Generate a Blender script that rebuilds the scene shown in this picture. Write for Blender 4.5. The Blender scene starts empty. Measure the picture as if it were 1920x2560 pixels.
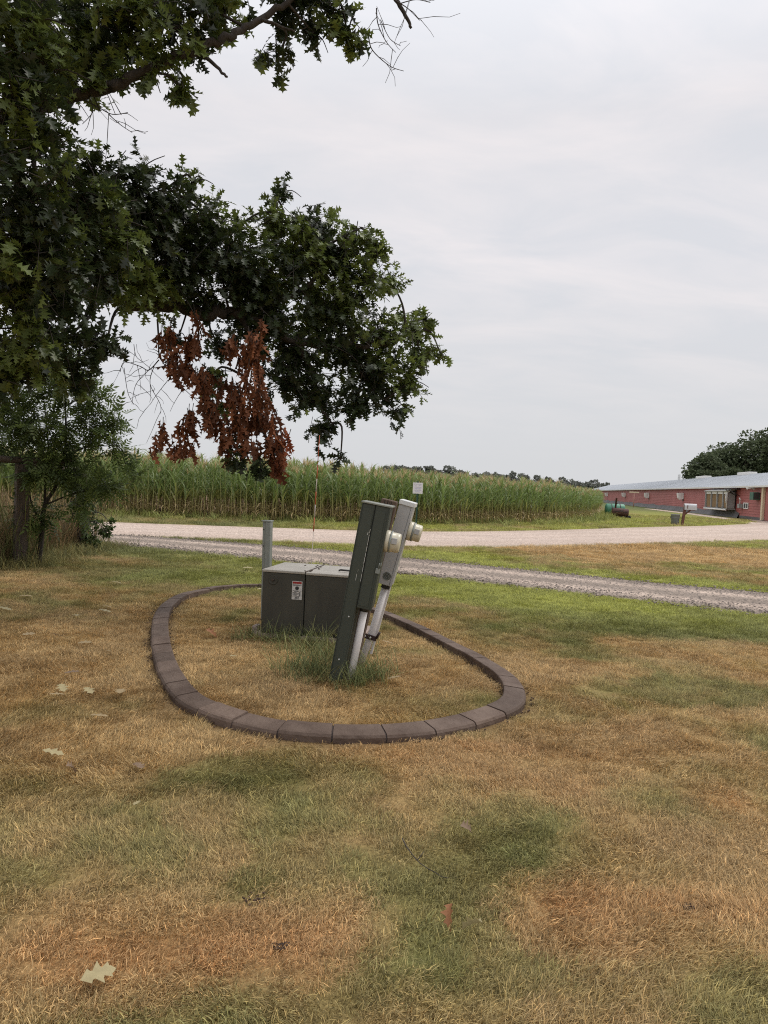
import bpy, bmesh, math, random
import numpy as np
from mathutils import Vector, Matrix, noise

R_ = math.radians
scene = bpy.context.scene
col = scene.collection
rnd = random.Random(7)
rng = np.random.default_rng(11)

# ------------------------------------------------------------------ camera, sky, sun, exposure
cam_d = bpy.data.cameras.new('camera')
cam = bpy.data.objects.new('camera', cam_d)
col.objects.link(cam)
cam.location = (0, 0, 1.5)
cam.rotation_euler = (Matrix.Rotation(math.pi/2 - math.atan(64/1800), 3, 'X') @ Matrix.Rotation(.045, 3, 'Z')).to_euler()
cam_d.sensor_fit = 'VERTICAL'
cam_d.sensor_height = 36
cam_d.lens = 36*1800/2560
cam_d.clip_start = .05
cam_d.clip_end = 3000
scene.camera = cam

SUN_EL, SUN_AZ = R_(52), R_(62)          # azimuth clockwise from +Y
world = bpy.data.worlds.new('World')
scene.world = world
world.use_nodes = True
wt = world.node_tree
wn, wl = wt.nodes, wt.links
wn.clear()
w_out = wn.new('ShaderNodeOutputWorld')
w_bg = wn.new('ShaderNodeBackground')
w_sky = wn.new('ShaderNodeTexSky')
w_sky.sky_type = 'NISHITA'
w_sky.sun_disc = False
w_sky.sun_elevation = SUN_EL
w_sky.sun_rotation = SUN_AZ
w_sky.air_density = 1.0
w_sky.dust_density = 2.0
w_tc = wn.new('ShaderNodeTexCoord')
w_sep = wn.new('ShaderNodeSeparateXYZ')
wl.new(w_tc.outputs['Generated'], w_sep.inputs[0])
def wmath(op, a, b):
    n = wn.new('ShaderNodeMath'); n.operation = op
    for i, v in enumerate((a, b)):
        if isinstance(v, (int, float)): n.inputs[i].default_value = v
        else: wl.new(v, n.inputs[i])
    return n.outputs[0]
zz = wmath('ADD', wmath('MAXIMUM', w_sep.outputs[2], 0.0), .22)
w_cmb = wn.new('ShaderNodeCombineXYZ')
wl.new(wmath('DIVIDE', w_sep.outputs[0], zz), w_cmb.inputs[0])
wl.new(wmath('DIVIDE', w_sep.outputs[1], zz), w_cmb.inputs[1])
w_map = wn.new('ShaderNodeMapping')
w_map.inputs['Rotation'].default_value = (0, 0, R_(-35))
w_map.inputs['Scale'].default_value = (1.0, 2.1, 1)
wl.new(w_cmb.outputs[0], w_map.inputs[0])
w_no = wn.new('ShaderNodeTexNoise')
w_no.inputs['Scale'].default_value = 1.9
w_no.inputs['Detail'].default_value = 5
w_no.inputs['Roughness'].default_value = .56
w_no.inputs['Distortion'].default_value = .5
wl.new(w_map.outputs[0], w_no.inputs['Vector'])
w_rm = wn.new('ShaderNodeMapRange')
w_rm.inputs[1].default_value, w_rm.inputs[2].default_value = .38, .68
w_rm.inputs[3].default_value, w_rm.inputs[4].default_value = 0, 1
wl.new(w_no.outputs['Fac'], w_rm.inputs[0])
# cloud deck: thin blue-grey and thick near-white sheets, brighter towards the zenith as under a real overcast
w_cl = wn.new('ShaderNodeMix'); w_cl.data_type = 'RGBA'
w_cl.inputs[6].default_value = (.735, .745, .785, 1)
w_cl.inputs[7].default_value = (.865, .83, .845, 1)
wl.new(w_rm.outputs[0], w_cl.inputs[0])
w_hz = wn.new('ShaderNodeMapRange')                       # haze near the horizon evens the deck out
w_hz.inputs[1].default_value, w_hz.inputs[2].default_value = .04, .30
w_hz.inputs[3].default_value, w_hz.inputs[4].default_value = 1, 0
wl.new(w_sep.outputs[2], w_hz.inputs[0])
w_hm = wn.new('ShaderNodeMix'); w_hm.data_type = 'RGBA'
wl.new(w_hz.outputs[0], w_hm.inputs[0])
wl.new(w_cl.outputs[2], w_hm.inputs[6])
w_hm.inputs[7].default_value = (.685, .695, .715, 1)
w_ze = wn.new('ShaderNodeMapRange')
w_ze.inputs[1].default_value, w_ze.inputs[2].default_value = .45, 1
w_ze.inputs[3].default_value, w_ze.inputs[4].default_value = 1, 2.1
wl.new(w_sep.outputs[2], w_ze.inputs[0])
w_mul = wn.new('ShaderNodeVectorMath'); w_mul.operation = 'SCALE'
wl.new(w_hm.outputs[2], w_mul.inputs[0]); wl.new(w_ze.outputs[0], w_mul.inputs['Scale'])
w_ss = wn.new('ShaderNodeVectorMath'); w_ss.operation = 'SCALE'
wl.new(w_sky.outputs[0], w_ss.inputs[0]); w_ss.inputs['Scale'].default_value = .1
w_mix = wn.new('ShaderNodeMix'); w_mix.data_type = 'RGBA'
w_mix.inputs[0].default_value = .97
wl.new(w_ss.outputs[0], w_mix.inputs[6]); wl.new(w_mul.outputs[0], w_mix.inputs[7])
wl.new(w_mix.outputs[2], w_bg.inputs[0])
w_bg.inputs[1].default_value = 1.0
wl.new(w_bg.outputs[0], w_out.inputs[0])

sun_d = bpy.data.lights.new('sun', 'SUN')
sun_d.energy = 1.5
sun_d.angle = R_(24)
sun_d.color = (1, .95, .87)
sun = bpy.data.objects.new('sun', sun_d)
col.objects.link(sun)
sd = Vector((math.sin(SUN_AZ)*math.cos(SUN_EL), math.cos(SUN_AZ)*math.cos(SUN_EL), math.sin(SUN_EL)))
sun.rotation_euler = sd.to_track_quat('Z', 'Y').to_euler()
sun.location = (20, 10, 30)

vs = scene.view_settings
vs.view_transform = 'Standard'
vs.look = 'None'
vs.exposure = 0
vs.gamma = 1
vs.use_curve_mapping = False
scene.render.engine = 'CYCLES'
scene.cycles.max_bounces = 8
scene.cycles.transparent_max_bounces = 8
scene.cycles.use_denoising = False
scene.cycles.filter_width = 1.1

# ------------------------------------------------------------------ helpers
def mat(name, base, rough=.6, vary=0, vscale=8, dark=None, bump=0, bscale=60, metal=0, transl=0, spec=.5, stretch=None, rand=0):
    m = bpy.data.materials.new(name)
    m.use_nodes = True
    nt = m.node_tree; n, l = nt.nodes, nt.links
    p = n['Principled BSDF']
    p.inputs['Base Color'].default_value = (*base, 1)
    p.inputs['Roughness'].default_value = rough
    p.inputs['Metallic'].default_value = metal
    p.inputs['Specular IOR Level'].default_value = spec
    tc = n.new('ShaderNodeTexCoord')
    vec = tc.outputs['Object']
    if stretch:
        mp = n.new('ShaderNodeMapping'); mp.inputs['Scale'].default_value = stretch
        l.new(vec, mp.inputs[0]); vec = mp.outputs[0]
    colout = None
    if vary:
        no = n.new('ShaderNodeTexNoise'); no.inputs['Scale'].default_value = vscale
        no.inputs['Detail'].default_value = 6; no.inputs['Roughness'].default_value = .6
        l.new(vec, no.inputs['Vector'])
        mr = n.new('ShaderNodeMapRange'); mr.inputs[1].default_value, mr.inputs[2].default_value = .3, .7
        l.new(no.outputs['Fac'], mr.inputs[0])
        mx = n.new('ShaderNodeMix'); mx.data_type = 'RGBA'
        d = dark or tuple(c*(1-vary) for c in base)
        mx.inputs[6].default_value = (*d, 1); mx.inputs[7].default_value = (*base, 1)
        l.new(mr.outputs[0], mx.inputs[0]); colout = mx.outputs[2]
        l.new(colout, p.inputs['Base Color'])
        rr = n.new('ShaderNodeMapRange'); rr.inputs[3].default_value, rr.inputs[4].default_value = min(1, rough+.12), max(.05, rough-.1)
        l.new(no.outputs['Fac'], rr.inputs[0]); l.new(rr.outputs[0], p.inputs['Roughness'])
    if rand and colout:                              # every copy a slightly different shade
        oi = n.new('ShaderNodeObjectInfo'); rm = n.new('ShaderNodeMapRange'); rm.inputs[3].default_value, rm.inputs[4].default_value = 1-rand, 1+rand
        l.new(oi.outputs['Random'], rm.inputs[0]); sv = n.new('ShaderNodeVectorMath'); sv.operation = 'SCALE'
        l.new(colout, sv.inputs[0]); l.new(rm.outputs[0], sv.inputs['Scale']); colout = sv.outputs[0]; l.new(colout, p.inputs['Base Color'])
    if bump:
        nb = n.new('ShaderNodeTexNoise'); nb.inputs['Scale'].default_value = bscale; nb.inputs['Detail'].default_value = 5
        l.new(vec, nb.inputs['Vector'])
        b = n.new('ShaderNodeBump'); b.inputs['Strength'].default_value = bump; b.inputs['Distance'].default_value = .02
        l.new(nb.outputs['Fac'], b.inputs['Height']); l.new(b.outputs[0], p.inputs['Normal'])
    if transl:
        t = n.new('ShaderNodeBsdfTranslucent')
        t.inputs['Color'].default_value = (*[min(1, c*1.5) for c in base], 1)
        if colout: l.new(colout, t.inputs['Color'])
        ms = n.new('ShaderNodeMixShader'); ms.inputs[0].default_value = transl
        l.new(p.outputs[0], ms.inputs[1]); l.new(t.outputs[0], ms.inputs[2])
        l.new(ms.outputs[0], n['Material Output'].inputs[0])
    return m

def attr_mat(name, attr, kind='GEOMETRY', rough=.8, transl=0, inst=False, tint=(1, 1, 1), fine=0, fscale=90, bump=0, spec=.3, fine2=0):
    """colour from a stored attribute (times a per-blade attribute when inst), fine noise on top"""
    m = bpy.data.materials.new(name); m.use_nodes = True
    nt = m.node_tree; n, l = nt.nodes, nt.links
    p = n['Principled BSDF']; p.inputs['Roughness'].default_value = rough
    p.inputs['Specular IOR Level'].default_value = spec
    a = n.new('ShaderNodeAttribute'); a.attribute_name = attr; a.attribute_type = kind
    c = a.outputs['Color']
    def mul(x, y):
        mx = n.new('ShaderNodeMix'); mx.data_type = 'RGBA'; mx.blend_type = 'MULTIPLY'; mx.inputs[0].default_value = 1
        l.new(x, mx.inputs[6])
        if isinstance(y, tuple): mx.inputs[7].default_value = (*y, 1)
        else: l.new(y, mx.inputs[7])
        return mx.outputs[2]
    if inst:
        b = n.new('ShaderNodeAttribute'); b.attribute_name = 'blade'; b.attribute_type = 'GEOMETRY'
        c = mul(c, b.outputs['Color'])
    if tint != (1, 1, 1): c = mul(c, tint)
    geo = n.new('ShaderNodeNewGeometry')
    if fine:
        no = n.new('ShaderNodeTexNoise'); no.inputs['Scale'].default_value = fscale; no.inputs['Detail'].default_value = 6; no.inputs['Roughness'].default_value = .7
        l.new(geo.outputs['Position'], no.inputs['Vector'])
        mr = n.new('ShaderNodeMapRange'); mr.inputs[1].default_value, mr.inputs[2].default_value = .3, .7
        mr.inputs[3].default_value, mr.inputs[4].default_value = 1-fine, 1+fine
        l.new(no.outputs['Fac'], mr.inputs[0])
        cc = n.new('ShaderNodeCombineColor')
        for i in range(3): l.new(mr.outputs[0], cc.inputs[i])
        c = mul(c, cc.outputs[0])
        if bump:
            bp = n.new('ShaderNodeBump'); bp.inputs['Strength'].default_value = bump; bp.inputs['Distance'].default_value = .02
            l.new(no.outputs['Fac'], bp.inputs['Height']); l.new(bp.outputs[0], p.inputs['Normal'])
    l.new(c, p.inputs['Base Color'])
    if transl:
        t = n.new('ShaderNodeBsdfTranslucent'); l.new(c, t.inputs['Color'])
        ms = n.new('ShaderNodeMixShader'); ms.inputs[0].default_value = transl
        l.new(p.outputs[0], ms.inputs[1]); l.new(t.outputs[0], ms.inputs[2])
        l.new(ms.outputs[0], n['Material Output'].inputs[0])
    return m

def tag(o, label=None, cat=None, group=None, kind=None):
    if label: o['label'] = label
    if cat: o['category'] = cat
    if group: o['group'] = group
    if kind: o['kind'] = kind
    return o

def empty(name, loc=(0, 0, 0), rot=(0, 0, 0)):
    o = bpy.data.objects.new(name, None); col.objects.link(o)
    o.location = loc; o.rotation_euler = rot; o.empty_display_size = .1
    return o

def np_mesh(name, V, F3=None, cols=None, cname='Col', F4=None, smooth=False):
    me = bpy.data.meshes.new(name)
    V = np.asarray(V, np.float32)
    polys = []
    n3 = 0 if F3 is None else len(F3); n4 = 0 if F4 is None else len(F4)
    me.vertices.add(len(V)); me.vertices.foreach_set('co', V.ravel())
    loops = []
    if n3: loops.append(np.asarray(F3, np.int32).ravel())
    if n4: loops.append(np.asarray(F4, np.int32).ravel())
    L = np.concatenate(loops)
    me.loops.add(len(L)); me.loops.foreach_set('vertex_index', L)
    st = np.concatenate([np.arange(n3)*3, n3*3+np.arange(n4)*4]).astype(np.int32)
    me.polygons.add(n3+n4); me.polygons.foreach_set('loop_start', st)
    if smooth: me.polygons.foreach_set('use_smooth', np.ones(n3+n4, bool))
    me.update(calc_edges=True)
    if cols is not None:
        a = me.attributes.new(cname, 'FLOAT_COLOR', 'POINT')
        c = np.ones((len(V), 4), np.float32); c[:, :3] = cols
        a.data.foreach_set('color', c.ravel())
    return me

def mesh_obj(name, me, m, parent=None):
    o = bpy.data.objects.new(name, me); col.objects.link(o)
    if m is not None and not me.materials: me.materials.append(m)
    o.parent = parent
    return o

class MB:
    """collects shapes for ONE mesh object"""
    def __init__(s): s.bm = bmesh.new()
    def _add(s, fn, M=None):
        t = bmesh.new(); fn(t)
        if M is not None: bmesh.ops.transform(t, matrix=M, verts=t.verts)
        me = bpy.data.meshes.new('tmp'); t.to_mesh(me); t.free()
        s.bm.from_mesh(me); bpy.data.meshes.remove(me)
        return s
    def box(s, lo, hi, bev=0, seg=2, M=None):
        def f(t):
            bmesh.ops.create_cube(t, size=1)
            for v in t.verts:
                for i in range(3): v.co[i] = lo[i] + (v.co[i]+.5)*(hi[i]-lo[i])
            if bev: bmesh.ops.bevel(t, geom=t.edges[:], offset=bev, segments=seg, affect='EDGES', profile=.5)
        return s._add(f, M)
    def tube(s, pts, rad, n=8, caps=True):
        pts = [Vector(p) for p in pts]
        if isinstance(rad, (int, float)): rad = [rad]*len(pts)
        bm = s.bm; rings = []
        up = None
        for i, p in enumerate(pts):
            d = (pts[min(i+1, len(pts)-1)] - pts[max(i-1, 0)])
            d = d.normalized() if d.length > 1e-9 else Vector((0, 0, 1))
            if up is None:
                up = Vector((0, 0, 1)) if abs(d.z) < .9 else Vector((1, 0, 0))
            a = d.cross(up).normalized(); b = a.cross(d).normalized(); up = b
            rings.append([bm.verts.new(p + (a*math.cos(2*math.pi*k/n) + b*math.sin(2*math.pi*k/n))*rad[i]) for k in range(n)])
        for r0, r1 in zip(rings, rings[1:]):
            for k in range(n):
                f = bm.faces.new((r0[k], r0[(k+1) % n], r1[(k+1) % n], r1[k])); f.smooth = True
        if caps:
            bm.faces.new(rings[0][::-1]); bm.faces.new(rings[-1])
        return s
    def lathe(s, prof, n=24, M=None, smooth=True):
        def f(t):
            rings = []
            for r, z in prof:
                rings.append([t.verts.new((r*math.cos(2*math.pi*k/n), r*math.sin(2*math.pi*k/n), z)) for k in range(n)])
            for r0, r1 in zip(rings, rings[1:]):
                for k in range(n):
                    fa = t.faces.new((r0[k], r0[(k+1) % n], r1[(k+1) % n], r1[k])); fa.smooth = smooth
            t.faces.new(rings[0][::-1]); t.faces.new(rings[-1])
        return s._add(f, M)
    def prism(s, poly, axis_len, M=None):
        """poly in xz, extruded along +y by axis_len"""
        def f(t):
            a = [t.verts.new((x, 0, z)) for x, z in poly]; b = [t.verts.new((x, axis_len, z)) for x, z in poly]
            n = len(poly)
            for k in range(n): t.faces.new((a[k], b[k], b[(k+1) % n], a[(k+1) % n]))
            t.faces.new(a[::-1]); t.faces.new(b)
            bmesh.ops.recalc_face_normals(t, faces=t.faces)
        return s._add(f, M)
    def build(s, name, m, parent=None, loc=None):
        bmesh.ops.recalc_face_normals(s.bm, faces=s.bm.faces)
        me = bpy.data.meshes.new(name); s.bm.to_mesh(me); s.bm.free()
        o = mesh_obj(name, me, m, parent)
        if loc: o.location = loc
        return o

def ROT(ax, deg): return Matrix.Rotation(R_(deg), 4, ax)
def TR(*v): return Matrix.Translation(v)

def catmull(P, per, closed=False):
    P = [np.array(p, float) for p in P]; n = len(P); out = []
    rngs = range(n) if closed else range(n-1)
    for i in rngs:
        if closed: a, b, c, d = P[i-1], P[i], P[(i+1) % n], P[(i+2) % n]
        else: a, b, c, d = P[max(i-1, 0)], P[i], P[i+1], P[min(i+2, n-1)]
        for k in range(per):
            t = k/per
            out.append(.5*((2*b)+(-a+c)*t+(2*a-5*b+4*c-d)*t*t+(-a+3*b-3*c+d)*t**3))
    if not closed: out.append(P[-1])
    return np.array(out)

def vnoise(x, y, seed):
    xi = np.floor(x).astype(np.int64); yi = np.floor(y).astype(np.int64)
    xf, yf = x-xi, y-yi
    def h(a, b):
        v = (a*374761393 + b*668265263 + seed*982451653) & 0xffffffff
        v = ((v ^ (v >> 13))*1274126177) & 0xffffffff
        return ((v ^ (v >> 16)) & 0xffff)/65535.
    u, w = xf*xf*(3-2*xf), yf*yf*(3-2*yf)
    return (h(xi, yi)*(1-u)+h(xi+1, yi)*u)*(1-w) + (h(xi, yi+1)*(1-u)+h(xi+1, yi+1)*u)*w
def fbm(x, y, sc, seed, oct=4):
    v = 0; a = .5; t = 0
    for o in range(oct):
        v = v + a*vnoise(x*sc*2**o+17.3*o, y*sc*2**o-9.1*o, seed+o); t += a; a *= .55
    return v/t
def sstep(a, b, x):
    t = np.clip((x-a)/(b-a), 0, 1); return t*t*(3-2*t)

def in_poly(x, y, poly):
    poly = np.asarray(poly); inside = np.zeros(np.shape(x), bool); n = len(poly); j = n-1
    for i in range(n):
        xi, yi = poly[i][:2]; xj, yj = poly[j][:2]
        c = ((yi > y) != (yj > y)) & (x < (xj-xi)*(y-yi)/(yj-yi+1e-12)+xi)
        inside ^= c; j = i
    return inside
def dist_path(x, y, path, closed=False):
    P = np.asarray(path)[:, :2]; d = np.full(np.shape(x), 1e9)
    for i in range(len(P) if closed else len(P)-1):
        a, b = P[i], P[(i+1) % len(P)]
        ab = b-a; L = max(ab@ab, 1e-9)
        t = np.clip(((x-a[0])*ab[0]+(y-a[1])*ab[1])/L, 0, 1)
        d = np.minimum(d, np.hypot(x-a[0]-t*ab[0], y-a[1]-t*ab[1]))
    return d

# ------------------------------------------------------------------ plan of the place (metres, camera stands at 0,0)
ROAD_N = [(-40, 24.5), (-25, 23.2), (-14, 22.6), (-8.9, 22.6), (-5.9, 23.0), (-3.4, 23.5), (.6, 24.6), (5.5, 28.6), (13.5, 37.5), (19, 43.3), (23.5, 48.6), (26.6, 52.6), (29.2, 57.0), (33, 66)]
ROAD_S = [(-40, 18.6), (-25, 17.6), (-14, 17.3), (-6.9, 17.5), (-4.6, 17.9), (-2.6, 18.1), (.4, 18.2), (3.8, 19.9), (8.4, 23.4), (15.6, 29.1), (24, 36), (34, 45), (42, 52)]
DRIVE_N = [(-12, 18.2), (-9, 18.0), (-6.6, 17.8), (-4.4, 17.3), (-2.4, 16.7), (-.86, 16.1), (.4, 15.3), (1.96, 14.4), (3.4, 13.6), (5.2, 12.6), (6.6, 12.0), (10, 10.4), (16, 7)]
DRIVE_S = [(-12, 17.0), (-8, 16.2), (-5.8, 15.4), (-4.6, 14.9), (-2.8, 14.05), (-1.1, 13.2), (.3, 12.45), (1.6, 11.8), (2.8, 11.1), (4.2, 10.3), (5.3, 9.7), (8, 8.1), (14, 4.5)]
KERB = [(-1.72, 10.10), (-2.12, 9.85), (-2.31, 9.48), (-2.46, 8.95), (-2.44, 8.29), (-2.30, 7.55), (-2.00, 6.55), (-1.71, 5.74), (-1.47, 5.17), (-1.24, 4.75), (-1.02, 4.52), (-.80, 4.37), (-.58, 4.27), (-.30, 4.23), (.0, 4.26), (.27, 4.35), (.53, 4.51), (.77, 4.73), (.93, 4.94), (1.01, 5.19), (1.04, 5.48), (1.01, 5.80), (.88, 6.30), (.69, 6.83), (.46, 7.44), (.14, 8.17), (-.14, 8.63), (-.6, 9.35), (-1.15, 9.95)]
kerb_path = catmull(KERB, 12, True)
CORN_EDGE = [(-30, 26.2), (-10.5, 26.7), (-6.9, 27.1), (-2.5, 28.1), (2.4, 30.8), (6.6, 34.8), (9.7, 39.6), (12.6, 45.2), (15.0, 51.6), (18.6, 63), (27, 90)]
CORN_POLY = CORN_EDGE + [(27, 200), (-60, 200), (-60, 26.2)]
road_poly = list(catmull(ROAD_N, 6)) + list(catmull(ROAD_S, 6))[::-1]
drive_poly = list(catmull(DRIVE_N, 6)) + list(catmull(DRIVE_S, 6))[::-1]
BX0, BY0 = 33.0, 62.7                     # barn wall line
BU = Vector((.183, .983, 0)).normalized()
BN = Vector((-BU.y, BU.x, 0))             # outward, towards the yard
TRACK = [(26.8, 51.5), (28.6, 57.5), (31.0, 66), (33.2, 76), (35.5, 88), (38, 103)]

STRAW, ORANGE, OLIVE, GREEN, VIVID, BROWN = (np.array(c) for c in ((.45, .325, .158), (.47, .285, .132), (.27, .232, .098), (.185, .195, .075), (.315, .335, .085), (.29, .20, .108)))
def lawn_color(x, y):
    """albedo of the turf: drought-straw with green and orange patches"""
    wx = x + .35*(fbm(x, y, 1.1, 31)-.5)*2; wy = y + .35*(fbm(x, y, 1.1, 47)-.5)*2
    n1 = fbm(wx, wy, .55, 3); n2 = fbm(wx, wy, 1.6, 9); n3 = fbm(x, y, 5, 21)
    g = (n1-.5)*.9 + (n2-.5)*.9 + (n3-.5)*.6
    def blob(cx, cy, rx, ry, w, rot=0):
        c, s = math.cos(rot), math.sin(rot)
        u = ((wx-cx)*c+(wy-cy)*s)/rx; v = (-(wx-cx)*s+(wy-cy)*c)/ry
        return w*np.exp(-(u*u+v*v)*1.3)
    G = g - .12
    for b in [(-0.31, 3.67, 0.60, 0.35, 0.50), (0.13, 3.16, 0.60, 0.40, 0.15), (0.56, 3.02, 0.45, 0.25, 0.15), (0.27, 2.58, 0.45, 0.50, 0.20), (-0.04, 3.07, 1.10, 0.70, 0.15), (0.21, 2.20, 0.35, 0.30, 0.35), (1.53, 3.29, 0.60, 0.30, 0.35), (1.14, 2.31, 0.40, 0.40, 0.30), (-0.48, 2.80, 0.30, 0.12, 0.30), (-3.05, 10.90, 1.60, 1.60, 0.55), (-1.31, 10.16, 1.20, 1.20, 0.40), (1.95, 10.02, 3.00, 1.60, 0.55), (3.78, 8.44, 2.00, 0.90, 0.60), (-1.58, 8.14, 0.35, 0.50, 0.55), (0.64, 11.71, 1.20, 1.50, 0.60), (0.52, 2.17, 0.25, 0.20, 0.20), (2.77, 5.75, 0.60, 0.25, 0.30), (-0.84, 3.49, 0.30, 0.10, 0.20), (-2.55, 6.12, 1.30, 1.30, -0.70), (0.19, 5.68, 0.55, 0.50, -0.90), (-0.63, 4.73, 0.60, 0.25, -0.60), (-1.53, 5.89, 0.25, 0.50, -0.35), (-0.87, 2.31, 0.50, 0.35, -0.60), (-0.36, 2.41, 0.45, 0.30, -0.55), (0.78, 2.57, 0.30, 0.25, -0.70), (1.20, 2.71, 0.35, 0.20, -0.60), (0.71, 3.98, 0.60, 0.18, -0.70), (1.37, 6.01, 0.60, 0.60, -0.50), (-1.65, 4.00, 0.70, 0.30, -0.50), (1.83, 3.36, 0.15, 0.20, -0.80), (9.37, 20.43, 6.00, 3.20, -1.70), (5.05, 18.36, 2.50, 2.00, -0.70), (-1.34, 2.88, 0.40, 0.20, -0.30), (0.41, 2.08, 0.25, 0.15, -0.40), (-0.06, 2.69, 0.20, 0.20, -0.30), (1.33, 4.18, 0.50, 0.20, -0.40)]: G = G + blob(*b)
    # greener margin along the drive and over the yard
    dd = dist_path(x, y, catmull(DRIVE_S, 3)); G = G + 1.0*np.exp(-(dd/1.6)**2)*(y < 17)
    dn = dist_path(x, y, catmull(DRIVE_N, 3)); G = G + 1.2*np.exp(-(dn/1.1)**2)*(y < 17)
    G = G + .55*sstep(13, 17, y)
    O = (fbm(wx, wy, .8, 77)-.5)*1.6 - .25
    for b in [(0.19, 5.68, 0.50, 0.50, 0.70), (-0.85, 2.27, 0.50, 0.30, 0.70), (0.78, 2.59, 0.30, 0.25, 0.75), (1.20, 2.71, 0.40, 0.20, 0.90), (1.83, 3.36, 0.20, 0.20, 0.80), (-0.32, 2.41, 0.40, 0.30, 0.60), (0.73, 4.10, 0.60, 0.15, 0.35), (1.65, 3.52, 0.06, 0.05, 1.10), (0.95, 5.69, 0.15, 0.60, 0.30), (-3.54, 8.45, 1.50, 1.20, 0.20), (7.21, 15.30, 2.50, 0.80, 0.35), (-0.46, 4.59, 0.50, 0.12, 0.40)]: O = O + blob(*b)
    V = (fbm(x, y, .9, 101)+.12)*1.5*sstep(7.6, 10, y)*sstep(-5, -.5, x)
    gg = sstep(-.30, .60, G)[..., None]; oo = sstep(0, .9, O)[..., None]; vv = np.clip(V, 0, 1)[..., None]
    dry = STRAW*(1-oo)+ORANGE*oo
    br = sstep(.3, .8, fbm(x, y, 1.3, 55))[..., None]*.4
    dry = dry*(1-br)+BROWN*br
    grn = GREEN*(1-vv)+VIVID*vv
    c = np.where(gg < .5, dry*(1-2*gg)+OLIVE*2*gg, OLIVE*(2-2*gg)+grn*(2*gg-1))
    return c*(.95+.30*n3[..., None])

# ------------------------------------------------------------------ ground sheet
def graded(lo, hi, step, far, grow=1.22):
    a = list(np.arange(lo, hi+1e-6, step)); s = step; v = hi
    while v < far: s *= grow; v += s; a.append(v)
    s = step; v = lo
    while v > -far: s *= grow; v -= s; a.insert(0, v)
    return np.array(a)
gx = graded(-7, 8, .11, 1500); gy = graded(.6, 18, .11, 1500)
X, Y = np.meshgrid(gx, gy)
gc = lawn_color(X.ravel(), Y.ravel())
soil = np.exp(-(dist_path(X.ravel(), Y.ravel(), kerb_path[::4], True)/.17)**2)[:, None]
gc = gc*(1-.75*soil) + np.array((.10, .06, .04))*.75*soil
farm = sstep(60, 110, np.hypot(X, Y).ravel())[:, None]
gc = gc*(1-farm) + np.array((.14, .17, .07))*farm
incorn = in_poly(X.ravel(), Y.ravel(), CORN_POLY)[:, None]
gc = np.where(incorn, np.array((.16, .11, .065)), gc)
Z = (fbm(X, Y, 1.4, 5)-.5)*.02
nx, ny = len(gx), len(gy)
ii = (np.arange(ny-1)[:, None]*nx + np.arange(nx-1)[None]).ravel()
M_ground = attr_mat('turf_ground', 'Col', tint=(.80, .76, .70), fine=.45, fscale=55, bump=.8, rough=.95, spec=.1)
ground = mesh_obj('ground', np_mesh('ground', np.stack([X.ravel(), Y.ravel(), (Z*(np.hypot(X, Y) < 14)).ravel()-.012], 1), None, gc, F4=np.stack([ii, ii+1, ii+nx+1, ii+nx], 1), smooth=True), M_ground)
tag(ground, 'drought-yellowed lawn and field ground with green patches', kind='structure')

# ------------------------------------------------------------------ gravel roads
def gravel_mat(name, light, dark, track, scale):
    m = bpy.data.materials.new(name); m.use_nodes = True
    n, l = m.node_tree.nodes, m.node_tree.links
    p = n['Principled BSDF']; p.inputs['Roughness'].default_value = .95; p.inputs['Specular IOR Level'].default_value = .2
    geo = n.new('ShaderNodeNewGeometry')
    vo = n.new('ShaderNodeTexVoronoi'); vo.inputs['Scale'].default_value = scale
    no = n.new('ShaderNodeTexNoise'); no.inputs['Scale'].default_value = 18; no.inputs['Detail'].default_value = 8; no.inputs['Roughness'].default_value = .75
    for t in (vo, no): l.new(geo.outputs['Position'], t.inputs['Vector'])
    at = n.new('ShaderNodeAttribute'); at.attribute_name = 'Col'
    mr = n.new('ShaderNodeMapRange'); mr.inputs[1].default_value, mr.inputs[2].default_value = .25, .75
    mr.inputs[3].default_value, mr.inputs[4].default_value = .55, 1.3
    l.new(no.outputs['Fac'], mr.inputs[0])
    sp = n.new('ShaderNodeSeparateColor'); l.new(vo.outputs['Color'], sp.inputs[0])
    m2 = n.new('ShaderNodeMapRange'); m2.inputs[3].default_value, m2.inputs[4].default_value = .7, 1.25
    l.new(sp.outputs[0], m2.inputs[0])
    mu = n.new('ShaderNodeMath'); mu.operation = 'MULTIPLY'; l.new(mr.outputs[0], mu.inputs[0]); l.new(m2.outputs[0], mu.inputs[1])
    sc = n.new('ShaderNodeVectorMath'); sc.operation = 'SCALE'; l.new(at.outputs['Color'], sc.inputs[0]); l.new(mu.outputs[0], sc.inputs['Scale'])
    l.new(sc.outputs[0], p.inputs['Base Color'])
    b = n.new('ShaderNodeBump'); b.inputs['Strength'].default_value = 1; b.inputs['Distance'].default_value = .025
    l.new(vo.outputs['Distance'], b.inputs['Height']); l.new(b.outputs[0], p.inputs['Normal'])
    return m

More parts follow.
